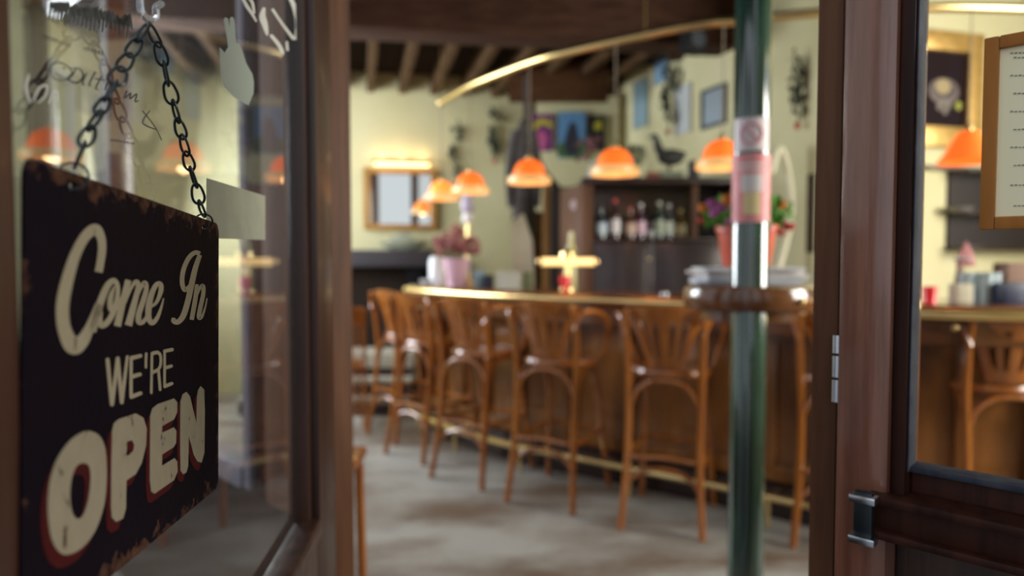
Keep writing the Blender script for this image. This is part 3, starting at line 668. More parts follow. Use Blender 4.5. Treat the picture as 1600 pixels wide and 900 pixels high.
bm = NB(); lathe(bm, [(0.0, 0), (0.072, 0), (0.078, 0.01), (0.094, 0.115), (0.101, 0.118), (0.102, 0.14), (0.094, 0.14), (0.088, 0.12), (0.0, 0.12)], (0, 0, 0), 32); obj('pot', bm, M_TERRA, fp)
rnd = random.Random(11); bm = NB(); leafy(bm, 330, (0, 0, 0.185), (0.155, 0.13, 0.075), 0.022, rnd); 
for i in range(14):
    a_ = rnd.random() * 6.28; tube(bm, [(0.03 * math.cos(a_), 0.03 * math.sin(a_), 0.11), (0.1 * math.cos(a_), 0.09 * math.sin(a_), 0.2)], 0.002, 5)
obj('foliage', bm, M_LEAF, fp)
def rosette(bm, c, r, rnd, n=14):
    for i in range(n):
        d = Vector((rnd.gauss(0, 1), rnd.gauss(0, 1), rnd.gauss(0, 1))).normalized()
        ball(bm, Vector(c) + d * r * 0.6, r * 0.5, 1, (1, 1, 0.7))
for (px, py, rpx, nm) in ((1123, 330, 15, 'lilac'), (1112, 318, 9, 'lilac'), (1138, 312, 11, 'orange'), (1098, 325, 8, 'orange'), (1232, 352, 10, 'redf'), (1222, 320, 8, 'orange'), (1095, 345, 6, 'redf'), (1222, 362, 8, 'redf'), (1140, 345, 7, 'lilac')):
    p = at(px, py, 2.22) - Vector((0.80, 2.335, z)); bm = NB(); rosette(bm, p, rpx * 2.22 / FPX, rnd)
    m = {'lilac': mat('lilac_petals', (0.48, 0.13, 0.36), 0.6), 'orange': mat('orange_petals', (0.85, 0.28, 0.05), 0.6), 'redf': mat('red_petals', (0.6, 0.04, 0.03), 0.6)}[nm]
    obj('blossom', bm, m, fp)

# ------------------------------------------------------------------ the bar
bp_ = [(-0.74, 4.96), (-0.58, 4.68), (-0.33, 4.36), (0, 4.03), (0.45, 3.7), (0.92, 3.36), (1.35, 3.02), (1.68, 2.79), (2.05, 2.67), (2.6, 2.62), (3.3, 2.62)]
BP = [(p.x, p.y) for p in crom([(x, y, 0) for x, y in bp_], 5)]
def bar_pt(t):      # t in 0..1 along path
    i = t * (len(BP) - 1); a_ = int(min(i, len(BP) - 2)); u = i - a_
    p = Vector(BP[a_]).lerp(Vector(BP[a_ + 1]), u); tg = (Vector(BP[a_ + 1]) - Vector(BP[a_])).normalized()
    return p, tg
def bar_at(px, off=0.25):      # point of the counter whose ray passes px
    k = (px - 800) / FPX; best = None
    for i in range(401):
        p, tg = bar_pt(i / 400); q = p + Vector((-tg.y, tg.x)) * off; e = abs(q.x / q.y - k)
        if best is None or e < best[0]: best = (e, q, tg)
    return best[1], best[2]
BZ = 1.065
bar = thing('bar_counter', 'long curved wooden bar with brass edge running through the room', 'bar', (0.5, 3.7, 0))
bm = NB(); sweep(bm, BP, [(0, 1.01), (-0.012, 1.022), (-0.012, BZ - 0.012), (0, BZ), (0.55, BZ), (0.55, 1.01)]); obj('counter_top', bm, M_BARWOOD, bar, world=True)
bm = NB(); sweep(bm, BP, [(-0.028 + 0.024 * math.cos(t), 1.030 + 0.024 * math.sin(t)) for t in [2 * PI * i / 12 for i in range(12)]]); obj('brass_edge', bm, M_BRASS, bar, world=True)
bm = NB(); sweep(bm, BP, [(0.02, 0.90), (0.02, 1.01), (0.52, 1.01), (0.52, 0.90)]); obj('apron', bm, M_BARWOOD, bar, world=True)
bm = NB(); sweep(bm, BP, [(0.16, 0.10), (0.16, 0.93), (0.50, 0.93), (0.50, 0.10)]); obj('front_panelling', bm, M_PANEL, bar, world=True)
bm = NB(); sweep(bm, BP, [(0.13, 0.0), (0.13, 0.16), (0.16, 0.18), (0.5, 0.18), (0.5, 0.0)]); obj('plinth', bm, M_CAB, bar, world=True)
for z0, z1 in ((0.84, 0.93), (0.18, 0.26)):
    bm = NB(); sweep(bm, BP, [(0.135, z0), (0.135, z1), (0.16, z1), (0.16, z0)]); obj('panel_rail', bm, M_PANEL, bar, world=True)
for i in range(15):
    p, tg = bar_pt((i + 0.3) / 15); n_ = Vector((-tg.y, tg.x)); bm = NB(); slab(bm, p - tg * 0.035, p + tg * 0.035, 0.13, 0.16, 0.18, 0.93, 0.004); obj('panel_stile', bm, M_PANEL, bar, world=True)
bm = NB(); sweep(bm, BP, [(-0.02 + 0.019 * math.cos(t), 0.15 + 0.019 * math.sin(t)) for t in [2 * PI * i / 10 for i in range(10)]]); obj('foot_rail', bm, M_BRASS, bar, world=True)
for i in range(8):
    p, tg = bar_pt((i + 0.5) / 8); n_ = Vector((-tg.y, tg.x)); a_ = p + n_ * -0.01; b_ = p + n_ * 0.14
    bm = NB(); tube(bm, [(a_.x, a_.y, 0.15), (b_.x, b_.y, 0.13)], 0.01, 8, smooth=False); tube(bm, [(a_.x, a_.y, 0.15), (a_.x, a_.y, 0.0)], 0.01, 8, smooth=False); obj('rail_bracket', bm, M_BRASS, bar, world=True)
for px in (886, 1492):
    q, tg = bar_at(px, -0.01); bm = NB(); ball(bm, (q.x, q.y, 0.975), 0.014); obj('coat_knob', bm, M_BRASS, bar, world=True)

# ------------------------------------------------------------------ bentwood bar stools
def make_stool(loc, rz, label):
    t = thing('bar_stool', label, 'bar stool', loc, rz, 'bentwood stools along the bar')
    bm = NB(); lathe(bm, [(0.0, 0.695), (0.165, 0.695), (0.19, 0.705), (0.195, 0.72), (0.188, 0.735), (0.16, 0.73), (0.0, 0.722)], (0, 0, 0), 32, 1, 0.95); obj('seat', bm, M_CHAIR, t)
    for s in (-1, 1):
        bm = NB(); tube(bm, [(s * 0.185, -0.255, 0), (s * 0.165, -0.205, 0.30), (s * 0.165, -0.175, 0.60), (s * 0.170, -0.18, 0.78), (s * 0.175, -0.21, 0.95), (s * 0.165, -0.225, 1.02)], 0.0165, 10); obj('leg', bm, M_CHAIR, t)
        bm = NB(); tube(bm, [(s * 0.185, 0.235, 0), (s * 0.155, 0.18, 0.4), (s * 0.14, 0.14, 0.70)], 0.0155, 10); obj('leg', bm, M_CHAIR, t)
        bm = NB(); tube(bm, [(s * 0.175, -0.215, 0.90), (s * 0.205, -0.19, 0.985), (s * 0.245, -0.09, 0.985), (s * 0.25, 0.02, 0.94), (s * 0.225, 0.10, 0.84), (s * 0.185, 0.12, 0.725)], 0.0125, 8); obj('armrest', bm, M_CHAIR, t)
    # fan-shaped back with slots
    bm = NB(); nu, nv = 22, 16; G = {}
    for j in range(nv + 1):
        v = j / nv; z_ = 0.745 + 0.295 * v; hw = 0.075 + 0.115 * (v ** 1.25) ; 
        for i in range(nu + 1):
            u = -1 + 2 * i / nu; x_ = u * hw
            zz = z_ - (0.022 * u * u if v > 0.9 else 0) ; y_ = -0.155 - 0.085 * v + 0.05 * u * u * (0.4 + v)
            G[i, j] = bm.verts.new((x_, y_, zz))
    for j in range(nv):
        for i in range(nu):
            slot = 3 <= j <= 11 and i in (3, 4, 7, 8, 13, 14, 17, 18) and not (j == 3 and i in (3, 18))
            if slot: continue
            bm.faces.new((G[i, j], G[i + 1, j], G[i + 1, j + 1], G[i, j + 1]))
    for v in [v for v in bm.verts if not v.link_faces]: bm.verts.remove(v)
    bmesh.ops.recalc_face_normals(bm, faces=bm.faces); bmesh.ops.solidify(bm, geom=bm.faces[:], thickness=0.012); obj('backrest', bm, M_CHAIR, t)
    for a_, b_ in (((-0.165, -0.18), (0.165, -0.18)), ((-0.145, 0.155), (0.145, 0.155)), ((-0.165, -0.17), (-0.145, 0.15)), ((0.165, -0.17), (0.145, 0.15))):
        A = Vector((*a_, 0)); B = Vector((*b_, 0)); bm = NB()
        tube(bm, [A + Vector((0, 0, 0.54)), A.lerp(B, 0.10) + Vector((0, 0, 0.63)), A.lerp(B, 0.28) + Vector((0, 0, 0.68)), A.lerp(B, 0.5) + Vector((0, 0, 0.69)), A.lerp(B, 0.72) + Vector((0, 0, 0.68)), A.lerp(B, 0.9) + Vector((0, 0, 0.63)), B + Vector((0, 0, 0.54))], 0.0105, 8)
        obj('arch_brace', bm, M_CHAIR, t)
    bm = NB(); tube(bm, [(-0.165, -0.195, 0.33), (0, -0.19, 0.335), (0.165, -0.195, 0.33), (0.165, 0, 0.33), (0.158, 0.19, 0.33), (0, 0.2, 0.33), (-0.158, 0.19, 0.33), (-0.165, 0, 0.33)], 0.012, 8, True, 4); obj('foot_ring', bm, M_CHAIR, t)
    bm = NB(); tube(bm, [(-0.172, -0.215, 0.20), (-0.10, -0.205, 0.265), (0, -0.2, 0.285), (0.10, -0.205, 0.265), (0.172, -0.215, 0.20)], 0.011, 8); obj('arch_brace', bm, M_CHAIR, t)
    return t
def place(px, ybot, deg):      # position of the rear legs' midpoint on the floor, then the seat centre behind it
    Y = 1.25 * FPX / (ybot - 405); X = (px - 800) / FPX * Y; a_ = math.radians(deg)
    return Vector((X, Y, 0)) + Vector((-math.sin(a_), math.cos(a_), 0)) * 0.25
stools = [(1036, 842, -22, 'bentwood bar stool just left of the green pole'), (843, 799, -29, 'bentwood bar stool in front of the red candle, second from the green pole'),
          (712, 760, -36, 'bentwood bar stool third from the green pole'), (630, 721, -42, 'bentwood bar stool fourth from the green pole, turned to the curve'), (594, 690, -48, 'farthest bentwood bar stool at the end of the curved bar'),
          (1322, 875, -25, 'bentwood bar stool half hidden by the right door post'), (1603, 905, -10, 'bentwood bar stool seen through the front window glass')]
st0 = None
for px, yb, dg, lb in stools:
    loc = place(px, yb, dg)
    if st0 is None: st0 = make_stool(loc, math.radians(dg), lb)
    else: dup(st0, loc, math.radians(dg), lb)

# ------------------------------------------------------------------ overhead brass rail and pendant lamps
RZ = 2.45
rp = []
for px, py in ((689, 160), (706, 150), (741, 131), (832, 96), (905, 77), (1008, 54), (1100, 37), (1153, 33), (1270, 21), (1450, 12), (1600, 14)):
    d = ray(px, py); t_ = (RZ - 1.25) / d.z; rp.append(CAM + d * t_)
rp.append(Vector((rp[-1].x + 0.6, rp[-1].y + 0.05, RZ)))
rail = thing('overhead_rail', 'curved brass rail hanging under the ceiling above the bar', 'rail', (0.5, 3.9, RZ))
bm = NB(); tube(bm, rp, 0.024, 14, False, 6); obj('rail_tube', bm, M_BRASS, rail, world=True)
bm = NB(); ball(bm, rp[0], 0.03); obj('end_cap', bm, M_BRASS, rail, world=True)
for i in (0, 5, 10):
    bm = NB(); q = rp[i]; tube(bm, [(q.x, q.y, RZ), (q.x, q.y, 3.5 if q.y < 4.2 else 3.02)], 0.005, 6, smooth=False); obj('hanger_rod', bm, M_BRASS, rail, world=True)
lamps = [(690, 313, 'small orange pendant lamp farthest left over the flower vase', 1), (735, 303, 'orange pendant lamp second from left above the pink bouquet', 0), (827, 288, 'orange pendant lamp third from left in front of the wooden post', 0),
         (961, 275, 'orange pendant lamp above the bottle cabinet', 0), (1128, 265, 'orange pendant lamp just left of the green pole', 0), (1512, 255, 'orange pendant lamp seen through the front window beside the menu', 0)]
def make_lamp(loc, label, hot, cordlen, rim=True):
    prof = [(0.015, 0.152), (0.036, 0.147), (0.064, 0.132), (0.085, 0.106), (0.095, 0.076), (0.098, 0.05), (0.095, 0.05), (0.092, 0.076), (0.082, 0.103), (0.061, 0.128), (0.034, 0.142), (0.014, 0.147)]
    if not rim: prof = [(0.018, 0.155), (0.045, 0.145), (0.07, 0.11), (0.10, 0.05), (0.13, 0.004), (0.127, 0.004), (0.097, 0.05), (0.067, 0.107), (0.042, 0.14), (0.016, 0.15)]
    t = thing('pendant_lamp', label, 'pendant lamp', loc, 0, 'orange pendant lamps over the bar')
    bm = NB(); lathe(bm, prof, (0, 0, 0), 32); bmesh.ops.delete(bm, geom=[f for f in bm.faces if len(f.verts) > 4], context='FACES_ONLY')
    sh_ = obj('shade', bm, M_ORANGE_HOT if hot else M_ORANGE, t)
    if rim:
        bm = NB(); lathe(bm, [(0.098, 0.052), (0.122, 0.048), (0.130, 0.038), (0.132, 0.006), (0.129, 0.006), (0.127, 0.036), (0.120, 0.045), (0.096, 0.049)], (0, 0, 0), 32); bmesh.ops.delete(bm, geom=[f for f in bm.faces if len(f.verts) > 4], context='FACES_ONLY')
        obj('rim', bm, M_RIM, t)
    bm = NB(); lathe(bm, [(0.0, 0.18), (0.014, 0.178), (0.022, 0.15), (0.02, 0.135), (0.0, 0.135)], (0, 0, 0), 16); obj('cap', bm, M_BRASS, t)
    bm = NB(); ball(bm, (0, 0, 0.075), 0.026); lathe(bm, [(0.012, 0.09), (0.012, 0.135)], (0, 0, 0), 10); obj('bulb', bm, M_BULB, t)
    bm = NB(); tube(bm, [(0, 0, 0.178), (0, 0, cordlen)], 0.003, 6, smooth=False); obj('cord', bm, mat('pale_cord', (0.30, 0.24, 0.17), 0.5), t)
    l = bpy.data.lights.new('lamp_light', 'POINT'); l.energy = 0.35; l.color = (1.0, 0.62, 0.3); l.shadow_soft_size = 0.03
    lo = bpy.data.objects.new('lamp_light', l); C.objects.link(lo); lo.parent = t; lo.location = (0, 0, 0.02)
    return t
for px, py, lb, hot in lamps:
    d = ray(px, py); z_b = 1.25 + 0.455; P = CAM + d * (0.455 / d.z)
    make_lamp((P.x, P.y, z_b), lb, hot, RZ - z_b - 0.02, px < 1500)

# ------------------------------------------------------------------ back cabinet with bottles
cx0, cx1, cy = at(915, 300, 4.62).x, at(1152, 300, 4.62).x, 4.62
cb = thing('bottle_cabinet', 'dark wooden back bar cabinet holding bottles', 'cabinet', ((cx0 + cx1) / 2, cy, 0))
ztop, zsh = zy(277, cy), zy(372, cy)
bm = NB(); box(bm, cx0 - 0.02, cx1 + 0.02, cy - 0.02, cy + 0.40, ztop - 0.045, ztop, 0.008); obj('top', bm, M_CAB, cb, world=True)
bm = NB(); slab(bm, (cx0 - 0.12, cy + 0.34), (cx0, cy), -0.03, 0.0, 0, ztop - 0.045, 0.003); obj('side_panel', bm, M_CABSIDE, cb, world=True)
bm = NB(); box(bm, cx1 - 0.03, cx1, cy, cy + 0.38, 0, ztop - 0.045, 0.003); obj('side_panel', bm, M_CAB, cb, world=True)
bm = NB(); box(bm, cx0 - 0.1, cx1 - 0.03, cy + 0.35, cy + 0.37, 0, ztop - 0.045); obj('back_panel', bm, M_CAB, cb, world=True)
bm = NB(); box(bm, cx0, cx1 - 0.03, cy, cy + 0.345, zsh - 0.02, zsh, 0.003); obj('shelf', bm, M_CAB, cb, world=True)
bm = NB(); box(bm, cx0, cx0 + 0.05, cy - 0.004, cy + 0.03, 0, ztop - 0.05, 0.003); box(bm, at(1085, 0, cy).x, at(1085, 0, cy).x + 0.04, cy - 0.004, cy + 0.03, zsh, ztop - 0.05, 0.003); obj('upright', bm, M_CABSIDE, cb, world=True)
dm = (cx0 + cx1) / 2 - 0.05
for a_, b_ in ((cx0 + 0.055, dm - 0.004), (dm + 0.004, cx1 - 0.035)):
    bm = NB(); box(bm, a_, b_, cy - 0.012, cy + 0.008, 0.12, zsh - 0.03, 0.004); box(bm, a_ + 0.05, b_ - 0.05, cy - 0.018, cy - 0.010, 0.18, zsh - 0.08, 0.004); d_ = obj('door', bm, mat('grey_brown_gloss_door', (0.030, 0.020, 0.024), 0.25, coat=0.3), cb, world=True)
    bm = NB(); ball(bm, (b_ - 0.03, cy - 0.022, 1.25), 0.012); obj('knob', bm, M_BRASS, d_, world=True)
o = decal_c = None
bm = NB(); lathe(bm, [(0.0, 0), (0.030, 0.0), (0.030, 0.003), (0.0, 0.003)], (0, 0, 0), 20, 0.8, 1.2, mtx=Matrix.Translation(at(899, 320, 4.72) - Vector((0.012, 0.01, 0))) @ Matrix.Rotation(math.radians(90), 4, 'X') @ Matrix.Rotation(math.radians(-25), 4, 'Y'))
o = obj('round_sticker', bm, mat('pink_white_sticker', (0.75, 0.6, 0.62), 0.5), cb, world=True)
def make_bottle(px, yt, glass_c, label_c, cap_c, r, lb):
    y_ = cy + 0.14; x_ = (px - 800) / FPX * y_; h = zy(yt, y_) - zsh
    t = thing('liquor_bottle', lb, 'bottle', (x_, y_, zsh), 0, 'bottles in the back bar cabinet')
    bm = NB(); lathe(bm, [(0.0, 0.0), (r, 0.0), (r, h * 0.58), (r * 0.85, h * 0.66), (r * 0.4, h * 0.75), (r * 0.36, h * 0.93), (0.0, h * 0.93)], (0, 0, 0), 20)
    obj('glass', bm, mat('bottle_glass_%s' % lb.split()[0], glass_c, 0.08, coat=0.5), t)
    bm = NB(); lathe(bm, [(r + 0.0008, h * 0.14), (r + 0.0012, h * 0.15), (r + 0.0012, h * 0.47), (r + 0.0008, h * 0.48)], (0, 0, 0), 20); obj('paper_label', bm, mat('bottle_label_%s' % lb.split()[0], label_c, 0.6), t)
    bm = NB(); lathe(bm, [(r * 0.42, h * 0.90), (r * 0.42, h), (0, h)], (0, 0, 0), 14); obj('cap', bm, mat('bottle_cap_%s' % lb.split()[0], cap_c, 0.4), t)
G_, W_, K_ = (0.02, 0.05, 0.03), (0.75, 0.75, 0.78), (0.02, 0.02, 0.02)
for a_ in ((938, 322, (0.03, 0.05, 0.06), (0.55, 0.66, 0.74), K_, 0.040, 'blue-grey labelled bottle at the left end of the cabinet shelf'), (960, 311, (0.05, 0.02, 0.02), (0.80, 0.76, 0.78), (0.6, 0.03, 0.03), 0.036, 'white labelled tall bottle with red cap beside the blue-grey one'),
           (984, 324, (0.10, 0.04, 0.02), (0.60, 0.45, 0.35), (0.5, 0.05, 0.04), 0.036, 'tan labelled bottle with red cap on the cabinet shelf'), (1000, 318, (0.06, 0.02, 0.04), (0.72, 0.50, 0.62), W_, 0.037, 'pink labelled bottle with white cap on the cabinet shelf'),
           (1016, 346, (0.05, 0.05, 0.05), (0.4, 0.42, 0.42), K_, 0.030, 'short grey bottle between the taller bottles'), (1029, 315, G_, (0.40, 0.48, 0.36), (0.6, 0.65, 0.5), 0.036, 'green bottle with pale green label on the cabinet shelf'),
           (1044, 319, (0.05, 0.06, 0.06), (0.62, 0.68, 0.60), W_, 0.037, 'mint labelled clear bottle with white top'), (1062, 327, (0.16, 0.10, 0.02), (0.66, 0.60, 0.36), (0.6, 0.45, 0.1), 0.036, 'yellow labelled bottle at the right end of the row')):
    make_bottle(*a_)
# things on top of the cabinet
def top_at(px): return Vector(((px - 800) / FPX * (cy + 0.15), cy + 0.15, ztop))
g_ = thing('goose_figure', 'dark long necked goose figure on top of the bottle cabinet', 'figurine', top_at(1044))
bm = NB(); ball(bm, (0.01, 0, 0.155), 0.075, 3, (1.25, 0.6, 0.78))
tube(bm, [(-0.045, 0, 0.175), (-0.075, 0, 0.22), (-0.088, 0, 0.27), (-0.098, 0, 0.295)], [0.036, 0.016], 12); ball(bm, (-0.105, 0, 0.30), 0.020, 2, (1.2, 0.8, 0.9)); tube(bm, [(-0.12, 0, 0.298), (-0.148, 0, 0.288)], [0.009, 0.004], 8, smooth=False)
tube(bm, [(0.075, 0, 0.17), (0.115, 0, 0.18)], [0.035, 0.012], 10, smooth=False); obj('body', bm, mat('dark_goose_paint', (0.035, 0.038, 0.036), 0.6), g_)
bm = NB(); 
for s in (-1, 1): tube(bm, [(0.0, s * 0.018, 0.11), (0.0, s * 0.018, 0.055)], 0.006, 8, smooth=False)
obj('leg', bm, M_BLACK, g_)
bm = NB(); box(bm, -0.07, 0.09, -0.05, 0.05, 0, 0.056, 0.006); obj('base', bm, mat('grey_green_plinth', (0.27, 0.31, 0.22), 0.7), g_)
bt = thing('dried_bouquet', 'round dried green bouquet on the cabinet behind the orange lamp', 'plant', top_at(988))
bm = NB(); leafy(bm, 260, (0, 0, 0.17), (0.095, 0.07, 0.075), 0.018, rnd); obj('foliage', bm, mat('olive_leaf', (0.10, 0.11, 0.04), 0.7, col2=(0.16, 0.17, 0.07), scale=20), bt)
bm = NB(); lathe(bm, [(0.0, 0), (0.04, 0), (0.05, 0.08), (0.04, 0.11), (0, 0.11)], (0, 0, 0), 16); obj('pot', bm, mat('olive_pot', (0.2, 0.2, 0.12), 0.6), bt)
bm = NB(); p = top_at(1082); box(bm, p.x - 0.035, p.x + 0.035, p.y - 0.03, p.y + 0.03, ztop, ztop + 0.13, 0.008); tag(obj('tin_canister', bm, mat('dark_blue_grey_tin', (0.06, 0.065, 0.09), 0.4)), 'dark blue grey tin canister on the cabinet right of the goose', 'canister')
bm = NB(); p = top_at(1016); box(bm, p.x - 0.045, p.x + 0.04, p.y - 0.08, p.y - 0.03, ztop, ztop + 0.045, 0.006); tag(obj('red_box', bm, mat('dull_red_box', (0.22, 0.06, 0.04), 0.6)), 'small dull red box on the cabinet beside the goose', 'box')
rb = thing('dried_roses', 'dusty dark pink dried roses at the left end of the cabinet top', 'flowers', top_at(928) + Vector((0, 0.1, 0)))
bm = NB()
for i in range(16): rosette(bm, (-0.03 + 0.05 * rnd.gauss(0, 0.6), 0.03 * rnd.gauss(0, 1), 0.13 + 0.17 * rnd.random()), 0.022, rnd, 8)
obj('petals', bm, mat('dusty_rose', (0.20, 0.08, 0.09), 0.8), rb)
bm = NB(); lathe(bm, [(0, 0), (0.03, 0), (0.035, 0.06), (0.02, 0.13), (0, 0.13)], (0, 0, 0), 14); obj('vase', bm, mat('grey_vase', (0.4, 0.4, 0.38), 0.4), rb)

# ------------------------------------------------------------------ things on the bar
def on_bar(px, off=0.25): q, tg = bar_at(px, off); return Vector((q.x, q.y, BZ))
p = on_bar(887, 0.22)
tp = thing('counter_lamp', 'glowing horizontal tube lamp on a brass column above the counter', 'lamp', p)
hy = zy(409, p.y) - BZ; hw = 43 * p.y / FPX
bm = NB(); lathe(bm, [(0.0, 0), (0.045, 0), (0.045, 0.012), (0.02, 0.03), (0.016, hy - 0.03)], (0, 0.05, 0), 24); obj('column', bm, M_BRASS, tp)
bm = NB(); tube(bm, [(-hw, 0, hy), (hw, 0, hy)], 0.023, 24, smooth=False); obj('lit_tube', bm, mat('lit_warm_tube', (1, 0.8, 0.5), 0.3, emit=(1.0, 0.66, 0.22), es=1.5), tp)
bm = NB(); lathe(bm, [(0.03, 0.02), (0.05, 0.03), (0.045, 0.055), (0.02, 0.07), (0, 0.072)], (0, 0, hy), 20); obj('dome_cap', bm, M_BRASS, tp)
for s in (-1, 1):
    bm = NB(); ball(bm, (s * hw, 0, hy), 0.025); obj('end_cap', bm, M_BRASS, tp)
p = on_bar(884, 0.07)
cg = thing('candle_glass', 'red glass candle holder on the counter under the glowing tube lamp', 'candle holder', p)
bm = NB(); lathe(bm, [(0, 0), (0.028, 0), (0.030, 0.004), (0.008, 0.010), (0.008, 0.022), (0.030, 0.035), (0.034, 0.09), (0.031, 0.09), (0.026, 0.04), (0, 0.034)], (0, 0, 0), 20); obj('glass', bm, mat('ruby_glass', (0.7, 0.02, 0.03), 0.1, emit=(0.8, 0.02, 0.02), es=0.25, coat=0.5), cg)
bm = NB(); lathe(bm, [(0, 0.036), (0.02, 0.036), (0.02, 0.06), (0, 0.06)], (0, 0, 0), 14); obj('candle', bm, mat('lit_wax', (0.9, 0.5, 0.3), 0.5, emit=(1, 0.45, 0.12), es=1.5), cg)
p = on_bar(893, 0.45)
bt = thing('counter_bottle', 'pale yellow bottle standing behind the glowing tube lamp', 'bottle', p)
bm = NB(); h = zy(362, p.y) - BZ; lathe(bm, [(0, 0), (0.036, 0), (0.036, h * 0.6), (0.03, h * 0.7), (0.016, h * 0.8), (0.016, h), (0, h)], (0, 0, 0), 20); obj('glass', bm, mat('pale_yellow_glass', (0.50, 0.50, 0.22), 0.15), bt)
# vase with pink flowers at the far end
p = on_bar(714, 0.2); q_ = p.y / FPX
vs = thing('flower_vase', 'pink ribbed vase with dusty pink bouquet at the far end of the bar', 'vase', p)
hv = 43 * q_
bm = NB(); n_ = 40; prof = [(16 * q_, 0), (18 * q_, hv * 0.5), (22 * q_, hv), (20 * q_, hv), (16 * q_, hv * 0.5), (0, 0.01)]
lathe(bm, [(0, 0)] + prof, (0, 0, 0), 32); obj('vase_body', bm, mat('pink_glaze', (0.70, 0.44, 0.53), 0.2), vs)
bm = NB()
for i in range(90):
    a_ = rnd.random() * 6.28; rr_ = rnd.random() ** 0.6; rosette(bm, ((36 * q_) * rr_ * math.cos(a_), 0.12 * rr_ * math.sin(a_), hv + 8 * q_ + 42 * q_ * rnd.random() * (1.1 - rr_ * 0.6)), 0.026, rnd, 7)
obj('petals', bm, mat('dusty_pink_petals', (0.30, 0.10, 0.12), 0.8, col2=(0.50, 0.22, 0.18), scale=14), vs)
bm = NB()
for i in range(24):
    a_ = rnd.random() * 6.28; tube(bm, [(0, 0, hv * 0.5), (0.04 * math.cos(a_), 0.03 * math.sin(a_), hv), (0.11 * math.cos(a_), 0.08 * math.sin(a_), hv + 0.11)], 0.002, 5)
obj('stems', bm, MATS['olive_leaf'], vs)
p = on_bar(682, 0.2); q_ = p.y / FPX
bm = NB(); lathe(bm, [(0, 0), (12 * q_, 0), (12 * q_, 36 * q_), (9 * q_, 43 * q_), (0, 44 * q_)], p, 20); tag(obj('ceramic_jar', bm, M_WHITE), 'tall white ceramic jar left of the pink vase', 'jar')
p = on_bar(727, 0.46); q_ = p.y / FPX
ol = thing('oil_lamp', 'tall lilac glass oil lamp with a white ball behind the pink bouquet', 'oil lamp', p)
zb_ = zy(341, p.y) - BZ
bm = NB(); lathe(bm, [(0, 0), (0.05, 0), (0.045, 0.015), (0.014, 0.03), (0.012, zb_ - 8 * q_), (0, zb_ - 8 * q_)], (0, 0, 0), 20); obj('stem', bm, M_BRASS, ol)
bm = NB(); ball(bm, (0, 0, zb_), 9 * q_, 3); obj('white_ball', bm, M_WHITE, ol)
bm = NB(); lathe(bm, [(6 * q_, zb_ + 8 * q_), (11 * q_, zb_ + 16 * q_), (9 * q_, zb_ + 28 * q_), (7 * q_, zb_ + 36 * q_)], (0, 0, 0), 20); obj('chimney', bm, mat('lilac_glass', (0.50, 0.48, 0.62), 0.1), ol)
p2 = on_bar(693, 0.36)
lp = thing('white_flower', 'single round white flower on a stem beside the white jar', 'flower', p2)
bm = NB(); ball(bm, (0, 0, zy(381, p2.y) - BZ), 9 * q_, 2); obj('flower_head', bm, M_WHITE, lp)
bm = NB(); tube(bm, [(0, 0, 0.06), (0, 0, zy(384, p2.y) - BZ)], 0.004, 6, smooth=False); obj('stem', bm, MATS['olive_leaf'], lp)
bm = NB(); lathe(bm, [(0, 0), (0.03, 0), (0.02, 0.07), (0.014, 0.13), (0, 0.13)], (0, 0, 0), 14); obj('bud_vase', bm, mat('terracotta_pink', (0.5, 0.28, 0.24), 0.5), lp)
p = on_bar(664, 0.12); bm = NB(); lathe(bm, [(0, 0), (0.022, 0), (0.045, 0.035), (0.04, 0.035), (0.02, 0.008), (0, 0.006)], p, 20); tag(obj('white_bowl', bm, M_WHITE), 'small white bowl at the very end of the bar', 'bowl')
p = on_bar(650, 0.5)
wl = thing('leafy_sprig', 'pale leafy sprig in a small glass at the end of the bar', 'plant', p)
bm = NB(); leafy(bm, 60, (-0.03, 0, 0.13), (0.07, 0.05, 0.05), 0.022, rnd); obj('foliage', bm, mat('sage_leaf', (0.36, 0.40, 0.33), 0.7), wl)
bm = NB(); lathe(bm, [(0, 0), (0.02, 0), (0.025, 0.09), (0, 0.09)], (0, 0, 0), 14); obj('glass', bm, mat('grey_glass', (0.35, 0.38, 0.4), 0.1), wl)
def card(px, py0, py1, wpx, off, m, lb, nm, dp=0.02):
    p = on_bar(px, off); q = p.y / FPX; bm = NB(); h_ = (py1 - py0) * q; w_ = wpx * q / 2
    box(bm, p.x - w_, p.x + w_, p.y - dp, p.y + dp, BZ, BZ + h_, 0.003); return tag(obj(nm, bm, m), lb, nm.replace('_', ' '))
card(796, 412, 438, 36, 0.22, mat('white_card_box', (0.62, 0.68, 0.60), 0.7), 'pale greenish white box on the counter beside the slanted cream panel', 'napkin_box', 0.05)
card(749, 408, 432, 13, 0.3, mat('light_blue_tin', (0.25, 0.38, 0.45), 0.5), 'light blue packet on the counter right of the pink vase', 'packet', 0.03)
card(764, 414, 432, 16, 0.32, mat('navy_box', (0.02, 0.025, 0.04), 0.5), 'small navy box next to the light blue packet', 'box', 0.03)
card(823, 414, 440, 14, 0.3, mat('green_glass_jar', (0.16, 0.20, 0.09), 0.3), 'dull green jar on the counter right of the white box', 'jar', 0.025)
p = on_bar(1040, 0.05); bm = NB(); lathe(bm, [(0, 0), (0.022, 0), (0.022, 0.012), (0.012, 0.02), (0, 0.022)], p, 16); tag(obj('ashtray', bm, M_CHROME), 'small shiny metal dish on the counter left of the pole shelf', 'dish')
